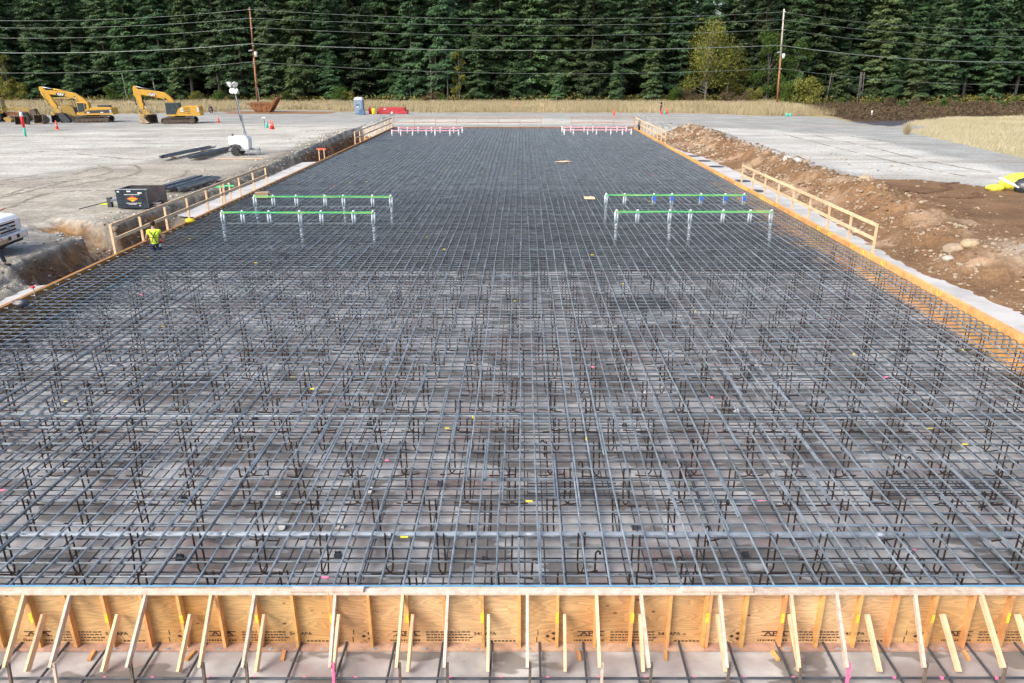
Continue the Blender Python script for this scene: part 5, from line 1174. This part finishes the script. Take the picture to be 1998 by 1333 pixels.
# ---------------------------------------------------------------- trees
def leafquads(C_,D,N_,L,W):
    # centres, direction, normal-ish, length, width -> two-triangle rhombi
    S_=np.cross(D,N_); S_/=np.linalg.norm(S_,axis=1,keepdims=True)+1e-9
    a=C_; b=C_+D*L*.45+S_*W*.5; c=C_+D*L; d=C_+D*L*.45-S_*W*.5
    V=np.stack([a,b,c,d],1).reshape(-1,3); n=len(C_); Fq=np.arange(4*n).reshape(n,4); return V,Fq
def fir_mesh(h,rad,zb,seed,dens=1.,bare=0):
    r=np.random.default_rng(seed); Cs=[];Ds=[];Ns=[];Ls=[];Ws=[]; tw=MB()
    z=zb
    while z<h-.4:
        f=(z-zb)/(h-zb); Lr=rad*(1-f)**.75*(1 if f>.08 else .75+3*f); nb=r.integers(5,8)
        for k in range(nb):
            az=r.random()*6.283; L=Lr*(.55+.6*r.random()); z0=z+(r.random()-.5)*1.0
            if L<.4: L=.4
            dr=.18+.28*r.random(); up=.25*(1-f)*.3+f*.35
            nseg=max(6,int(L*10*dens)); t=np.sort(r.random(nseg))*.92+.08
            rr=t*L; zz=z0+rr*up-dr*(t**1.7)*L*.9+ .12*L*(t**4)
            sw=(r.random(nseg)-.5)*.14*L*t
            dx,dy=math.cos(az),math.sin(az)
            for side in (-1,0,1):
                wsp=side*(.10+.30*L*.55*(t*(1.15-t))*2)*(.5+r.random(nseg)) if side else sw
                cx=rr*dx-wsp*dy; cy=rr*dy+wsp*dx; cz=zz-abs(wsp)*.25+(r.random(nseg)-.5)*.30-.12*t*L*r.random(nseg)
                Cs.append(np.stack([cx,cy,cz],1))
                d=np.stack([dx*.9-side*dy*.8+(r.random(nseg)-.5)*.7,dy*.9+side*dx*.8+(r.random(nseg)-.5)*.7,-.25-.35*r.random(nseg)],1); d/=np.linalg.norm(d,axis=1,keepdims=True); Ds.append(d)
                Ns.append(np.stack([(r.random(nseg)-.5)*.9,(r.random(nseg)-.5)*.9,np.ones(nseg)],1)); Ls.append(.38+.42*r.random(nseg)); Ws.append(.16+.16*r.random(nseg))
            if r.random()<.25: tw.tube([(0,0,z0),(dx*L*.5,dy*L*.5,z0+L*.5*up-.1*L)],.035,4,.015)
        z+=.36+.22*r.random()*(1+f)
    V,Fq=leafquads(np.concatenate(Cs),np.concatenate(Ds),np.concatenate(Ns),np.concatenate(Ls)[:,None],np.concatenate(Ws)[:,None])
    # trunk and dead lower limbs
    tr=MB(); lean=(r.random()-.5)*.5; tr.tube([(0,0,-.3),(lean*.2,0,h*.3),(lean*.5,0,h*.65),(lean*.3,0,h)],.30*h/28,8,.03)
    for k in range(bare): zz=zb*r.random()*.9+.8; az=r.random()*6.28; L=.8+1.6*r.random(); tr.tube([(0,0,zz),(math.cos(az)*L,math.sin(az)*L,zz-.1*L)],.03,4,.01)
    for v,f_ in ((tw.v,tw.f),): tr.add(v,f_)
    return V,Fq,tr
def tree_proto(kind,args,fm,bm):
    V,Fq,tr=fir_mesh(*args); o=fromnp('crown',V,Fq,fm); tb=tr.build('trunk',bm,None,True); return o,tb
PR=[]
for i,(h,rad,zb,dn_,bare) in enumerate([(31,4.6,1.2,1.2,4),(29,4.2,3.6,1.2,14),(34,5.0,2.2,1.15,8),(27,3.9,.6,1.25,0),(30,4.4,5.2,1.15,18),(33,4.0,2.8,1.2,8)]):
    PR.append(tree_proto('fir',(h,rad,zb,100+i,dn_,bare),M['fir'] if i%2==0 else M['fir2'],M['barkpale'] if i in (1,4) else M['bark']))
YG=[tree_proto('fir',(h,rad,.25,200+i,1.5,0),M['fir'],M['bark']) for i,(h,rad) in enumerate([(9,2.4),(6,1.9),(13,2.8)])]
_seen={}
ALT=['taller','further','fuller','lower']
def uniq(l,free):
    k=_seen.get(l,0); _seen[l]=k+1
    return l if (k==0 or free) else ALT[(k-1)%4]+' '+l
def plant(pr,x_,y_,s,rz,name,label,cat,group):
    t=thing(name,uniq(label,'outside' in label or 'deep in' in label),cat,(x_,y_,0),rz,group); t.scale=(s,s,s*rd.uniform(.95,1.08))
    for p in pr: c=p.copy(); C.objects.link(c); c.parent=t
LMK=[(0,'the left edge of the picture'),(20,'the grader cab'),(85,'the older excavator arm'),(150,'the older excavator cab'),(215,'the older excavator tail'),(275,'the newer excavator arm'),(345,'the newer excavator cab'),(415,'the crouching far person'),(467,'the light tower lamps'),(500,'the left utility pole'),(548,'the hopper chute'),(600,'the empty grass right of the hopper'),(655,'the grass left of the toilet'),(702,'the portable toilet'),(770,'the red fuel tank'),(835,'the far left guard rail posts'),(890,'the slim yellow tree'),(950,'the middle of the far guard rail'),(1006,'the orange stake in the grass'),(1056,'the right end of the long far rail'),(1114,'the left end of the short far rail'),(1198,'the lone far cone'),(1291,'the far right person'),(1380,'the big yellowing tree'),(1450,'the right flank of the yellowing tree'),(1520,'the right utility pole'),(1575,'the yellow-green bush'),(1640,'the cluster of thin trunks'),(1720,'the white post'),(1790,'the tip of the right grass field'),(1860,'the near right grass field'),(1930,'the right part of the far field'),(1998,'the right edge of the picture')]
def lmk(px): return min(LMK,key=lambda q:abs(q[0]-px))
def pxof(x_,y_): return 1020+F*x_/(y_*cp+H*sp)
NR={}
front=[]
xx=-116.
while xx<112:
    front.append((xx,rd.uniform(150.5,155))); xx+=rd.uniform(4.6,6.4)
SH=['broad','slender','tall shaggy','bushy low-skirted','bare-stemmed','narrow drooping']
seen={}
for (x_,y_) in front:
    px=pxof(x_,y_)
    if 860<px<905 and False: continue
    i=rd.randrange(6); 
    if 1350<px<1440: y_+=5
    l=lmk(px); pos_='just left of' if px<l[0]-14 else ('just right of' if px>l[0]+14 else 'behind')
    if px<-20: lab='fir outside the left edge of the picture at the front of the forest'
    elif px>2018: lab='fir outside the right edge of the picture at the front of the forest'
    else: lab=f'{SH[i]} fir {pos_} {l[1]}'+(', in the front row' if len(l[1].split())<7 else '')
    plant(PR[i],x_,y_,rd.uniform(.88,1.15),rd.random()*6.28,'fir_tree',lab,'tree','firs along the front of the forest')
for row,(y0,y1,st_) in enumerate([(158,163,4.6),(166,173,5.),(177,186,5.4),(190,202,6)]):
    xx=-122-row*6.
    while xx<118+row*6:
        px=pxof(xx,y0)
        gap=(1375<px<1412 or 1758<px<1790 or 893<px<905) and row<4
        if not (gap): plant(PR[rd.randrange(6)],xx,rd.uniform(y0,y1),rd.uniform(.85,1.12)*(1.0),rd.random()*6.28,'fir_tree','dark fir standing deep in the forest behind the front row','tree','firs deep in the forest')
        xx+=st_*rd.uniform(.8,1.25)
yl=[]
for k,(px,py,i,s) in enumerate([(45,203,2,1.),(330,203,0,.8),(560,203,0,.9),(640,203,2,.8),(770,204,1,.9),(930,203,2,1.05),(1010,203,0,.9),(1090,203,1,.9),(1205,203,0,.8),(1275,203,2,.9),(1600,207,1,1.),(1655,203,0,1.),(1820,205,2,1.),(1760,203,0,.9),(1900,205,0,1.),(1990,205,2,.9),(240,203,1,.9),(120,203,0,.8)]):
    q=P(px,py); l=lmk(px); plant(YG[i],q.x,148.5+rd.uniform(-1,1),s,rd.random()*6,'young_fir',f'young fir skirted to the ground, nearest to {l[1]}','young fir','young firs at the forest edge')
# broadleaf
def leafy(seed,h,rx,n,zb,lobes=14,ls=.3,trunk=True):
    r=np.random.default_rng(seed); Cs=[];tr=MB(); 
    if trunk: tr.tube([(0,0,-.2),(.1,0,h*.35),(0,0,h*.85)],.13*h/10+.03,7,.03)
    for k in range(lobes):
        a=r.random()*6.28; f=zb+(1-zb)*((k+.5)/lobes); rr=rx*math.sqrt(max(.05,1-((f-.55)/.6)**2))*r.random()**.5*.85
        c=np.array([math.cos(a)*rr,math.sin(a)*rr,f*h*.93]); R_=rx*(.32+.2*r.random())
        if trunk or k%3==0: tr.tube([(0,0,max(.1,f*h*.55)),tuple(c)],.045*h/10+.01,5,.012)
        m=n//lobes; d=r.normal(size=(m,3)); d/=np.linalg.norm(d,axis=1,keepdims=True); rad=R_*(r.random(m)**.45)[:,None]; Cs.append(c+d*rad*np.array([1,1,.8]))
    C_=np.concatenate(Cs); C_[:,2]=np.maximum(C_[:,2],.03); m=len(C_); D=r.normal(size=(m,3)); D/=np.linalg.norm(D,axis=1,keepdims=True); N_=r.normal(size=(m,3))
    V,Fq=leafquads(C_,D,N_,(ls*(.6+.8*r.random(m)))[:,None],(ls*.6*(.6+.8*r.random(m)))[:,None]); return V,Fq,tr
def leafy_proto(seed,h,rx,n,zb,lm,lobes=14,ls=.3,trunk=True):
    V,Fq,tr=leafy(seed,h,rx,n,zb,lobes,ls,trunk); return fromnp('crown' if trunk else 'foliage',V,Fq,lm),tr.build('trunk' if trunk else 'stems',M['barkpale'] if trunk else M['bark'])
BIG=leafy_proto(1,14.2,5.2,6000,.20,M['yleaf'],34,.36); SLIM=leafy_proto(2,10.5,1.5,3200,.05,M['yleaf'],18,.32); GRN=leafy_proto(3,12,3.2,5200,.12,M['gleaf'],22,.34)
B1=leafy_proto(4,3.4,2.2,2600,.05,M['gleaf'],12,.26,False); B2=leafy_proto(5,2.6,2.4,2400,.03,M['bramble'],12,.22,False); B3=leafy_proto(6,3.6,2.2,2600,.05,M['yleaf'],12,.26,False)
def at_(px,Y): return XatY(px,Y)
plant(BIG,at_(1376,149),149.5,1.0,0,'broadleaf_tree','large yellowing broadleaf tree against the dark firs left of the right pole','tree',None)
plant(BIG,at_(1425,153),153.5,.72,2,'broadleaf_tree','smaller yellow-green tree tucked behind the big yellowing tree','tree',None)
plant(SLIM,at_(897,148.5),148.5,1.0,1,'broadleaf_tree','slim column-shaped yellow tree against the firs','tree',None)
plant(GRN,at_(1497,149),150,1.05,1,'broadleaf_tree','green and yellow tree just left of the right utility pole','tree',None)
plant(GRN,at_(1548,149),150,.9,3,'broadleaf_tree','green broadleaf tree just right of the right utility pole','tree',None)
plant(SLIM,at_(24,148),148,.85,2,'broadleaf_tree','slim yellow-green tree above the grader','tree',None)
def snag(px,Y,h,label):
    t=thing('bare_tree',label,'bare tree',(at_(px,Y),Y,0)); mb=MB(); mb.tube([(0,0,0),(.1,0,h*.5),(0,0,h)],.1,7,.02); mb.build('trunk',M['barkpale'],t)
    br=MB()
    for k in range(16): z=h*(.35+.6*k/16); a=rd.random()*6.28; L=.5+.9*rd.random(); br.tube([(0,0,z),(math.cos(a)*L,math.sin(a)*L,z+L*.8)],.025,4,.008)
    br.build('branches',M['barkpale'],t)
snag(842,148.6,9.5,'bare pale tree stem left of the slim yellow tree, the leftmost of three'); snag(852,149,10.2,'bare pale tree stem left of the slim yellow tree, the middle of three'); snag(874,148.6,11,'bare pale tree with fine twigs touching the slim yellow tree')
for k in range(9): 
    px=[1612,1618,1626,1640,1648,1664,1672,1680,1690][k]; t=thing('dead_tree','thin bare trunk in the cluster right of the yellow-green bush','dead tree',(at_(px,149),149+k%3,0),0,'thin trunks at the right forest edge'); MB().tube([(0,0,0),(rd.uniform(-.9,.9),0,5.5)],.09,6,.07).build('trunk',M['barkpale'],t)
for k,px in enumerate([250,308,432,545,803,967,1153,1283,1416,1497]):
    l=lmk(px); t=thing('dead_tree',f'short pale dead trunk '+('left of ' if px<l[0] else 'right of ')+l[1],'dead tree',(at_(px,150.3),150.3,0),0,'pale trunks along the forest edge'); MB().tube([(0,0,0),(rd.uniform(-.3,.3),0,rd.uniform(3,5.5))],.17,7,.10).build('trunk',M['barkpale'],t)
used={}
for k,(px,Y,b,s) in enumerate([(1315,147,B1,0.80),(1345,147,B2,0.90),(1425,147,B2,0.80),(1455,146.5,B2,0.80),(1470,147,B3,0.80),(1530,143,B1,1.00),(1545,140,B1,1.10),(1577,137,B3,1.25),(1610,138,B1,0.28),(1630,134,B2,0.34),(1655,132,B2,0.37),(1680,128,B2,0.35),(1705,130,B2,0.40),(1735,128,B2,0.40),(1760,127,B1,0.34),(1790,126,B2,0.43),(1815,128,B3,0.34),(1840,129,B1,0.40),(1865,127,B2,0.40),(1895,127,B2,0.40),(1925,127,B2,0.40),(1955,127,B1,0.34),(1985,127,B2,0.43),(2015,127,B2,0.40),(665,147,B1,0.90),(680,146.8,B3,0.60),(35,147,B3,1.00),(98,147,B1,0.80),(430,146,B1,0.70),(560,146.8,B1,0.60),(840,147,B2,0.70),(860,147,B1,0.60),(220,147,B1,0.80),(330,147,B1,0.70),(385,147,B3,0.60),(1640,140,B1,0.37),(1700,139,B1,0.37),(1780,139,B2,0.46),(1850,140,B2,0.43),(1920,140,B1,0.40),(1980,140,B1,0.43),(1740,141,B2,0.46)]):
    nm={id(B1):'green bush',id(B2):'brown bramble clump',id(B3):'yellow-green bush'}[id(b)]; l=lmk(px)
    plant(b,at_(px,Y),Y,s,rd.random()*6,'bush',f'{nm} {"left of" if px<l[0] else "right of" if px>l[0] else "behind"} {l[1]}, '+('low in front' if Y<135 else 'against trees'),'bush','bushes at the forest edge')
for p in PR+YG+[BIG,SLIM,GRN,B1,B2,B3]:
    for o in p: bpy.data.objects.remove(o)
# undergrowth strip and far dark wood behind the rows
rngu=np.random.default_rng(9); n=26000; X=rngu.uniform(-118,108,n); Y=rngu.uniform(146.5,156,n); Z=rngu.random(n)**1.6*(.9+.8*fbm(X*.3,Y*0+2,3))
D=rngu.normal(size=(n,3)); D/=np.linalg.norm(D,axis=1,keepdims=True); Vv,Ff=leafquads(np.stack([X,Y,Z],1),D,rngu.normal(size=(n,3)),(.3+.3*rngu.random(n))[:,None],(.16+.15*rngu.random(n))[:,None])
tag(fromnp('undergrowth',Vv,Ff,M['weeds']),'low undergrowth along the foot of the forest','undergrowth',kind='stuff')
n=60000; X=rngu.uniform(-175,170,n); Y=rngu.uniform(205,216,n); top=30+8*fbm(X*.12,X*0,3)-20*np.exp(-((pxof(X,210)-1393)/22)**2)-14*np.exp(-((pxof(X,210)-1775)/16)**2)-14*np.exp(-((pxof(X,210)-899)/10)**2); Z=rngu.random(n)*np.clip(top,3,60)
D=rngu.normal(size=(n,3)); D/=np.linalg.norm(D,axis=1,keepdims=True); Vv,Ff=leafquads(np.stack([X,Y,Z],1),D,rngu.normal(size=(n,3)),(1.0+.8*rngu.random(n))[:,None],(.7+.5*rngu.random(n))[:,None])
tag(fromnp('distant_wood',Vv,Ff,M['fir']),'far dense wood closing the view behind the standing firs','wood',kind='stuff')
# ---------------------------------------------------------------- grass
def grass(name,polyw,n,h0,h1,wd,m,label,bb,seed):
    r=np.random.default_rng(seed); X=r.uniform(bb[0],bb[1],n); Y=r.uniform(bb[2],bb[3],n); jx_=X+(fbm(X*.8,Y*.8)-.5)*1.6; jy_=Y+(fbm(X*.8+9,Y*.8)-.5)*2.0
    k=inpoly(jx_,jy_,polyw); X,Y=X[k],Y[k]; n=len(X); hh=(h0+(h1-h0)*r.random(n))*(.55+.9*fbm(X*.25,Y*.25,3)); a=r.random(n)*6.28; wv=wd*(.6+.8*r.random(n)); Z=hgt(X,Y)-.02
    dx,dy=np.cos(a)*wv/2,np.sin(a)*wv/2; lx=(r.random(n)-.3)*.35*hh; ly=(r.random(n)-.5)*.35*hh
    V=np.stack([np.stack([X-dx,Y-dy,Z],1),np.stack([X+dx,Y+dy,Z],1),np.stack([X+lx+dx*.3,Y+ly,Z+hh],1),np.stack([X+lx-dx*.3,Y+ly,Z+hh],1)],1).reshape(-1,3)
    return tag(fromnp(name,V,np.arange(4*n).reshape(n,4),m),label,'grass',kind='stuff')
n=70000; r=np.random.default_rng(77); X=r.uniform(40,125,n);Y=r.uniform(98,149,n); k=inpoly(X,Y,BR); X,Y=X[k],Y[k]; n=len(X); Z=r.random(n)**1.3*(.2+1.1*fbm(X*.3,Y*.3,3)); D=r.normal(size=(n,3)); D/=np.linalg.norm(D,axis=1,keepdims=True)
Vv,Ff=leafquads(np.stack([X,Y,Z],1),D,r.normal(size=(n,3)),(.22+.25*r.random(n))[:,None],(.10+.10*r.random(n))[:,None]); tag(fromnp('brambles',Vv,Ff,M['bramble']),'low tangled brown brambles between the road and the forest','brambles',kind='stuff')
grass('grass',GR,240000,.35,.85,.045,M['drygrass'],'tall dry grass in front of the forest',(-110,50,109,149),31)
grass('grass',GR2,330000,.18,.38,.03,M['palegrass'],'pale dry grass field on the right',(36,100,52,118),32)
gb=thing('grass_tuft','round tuft of dry grass at the tip of the right grass field','grass tuft',tuple(P(1768,262)))
r=np.random.default_rng(4); n=170; a=r.random(n)*6.28; rr=r.random(n)*.3; X=np.cos(a)*rr;Y=np.sin(a)*rr; hh=.3+.9*r.random(n); X=X*.6;Y=Y*.6; V=np.stack([np.stack([X-.015,Y,X*0],1),np.stack([X+.015,Y,X*0],1),np.stack([X*3+.01,Y*3,hh],1),np.stack([X*3-.005,Y*3,hh],1)],1).reshape(-1,3); fromnp('blades',V,np.arange(4*n).reshape(n,4),M['drygrass'],gb)
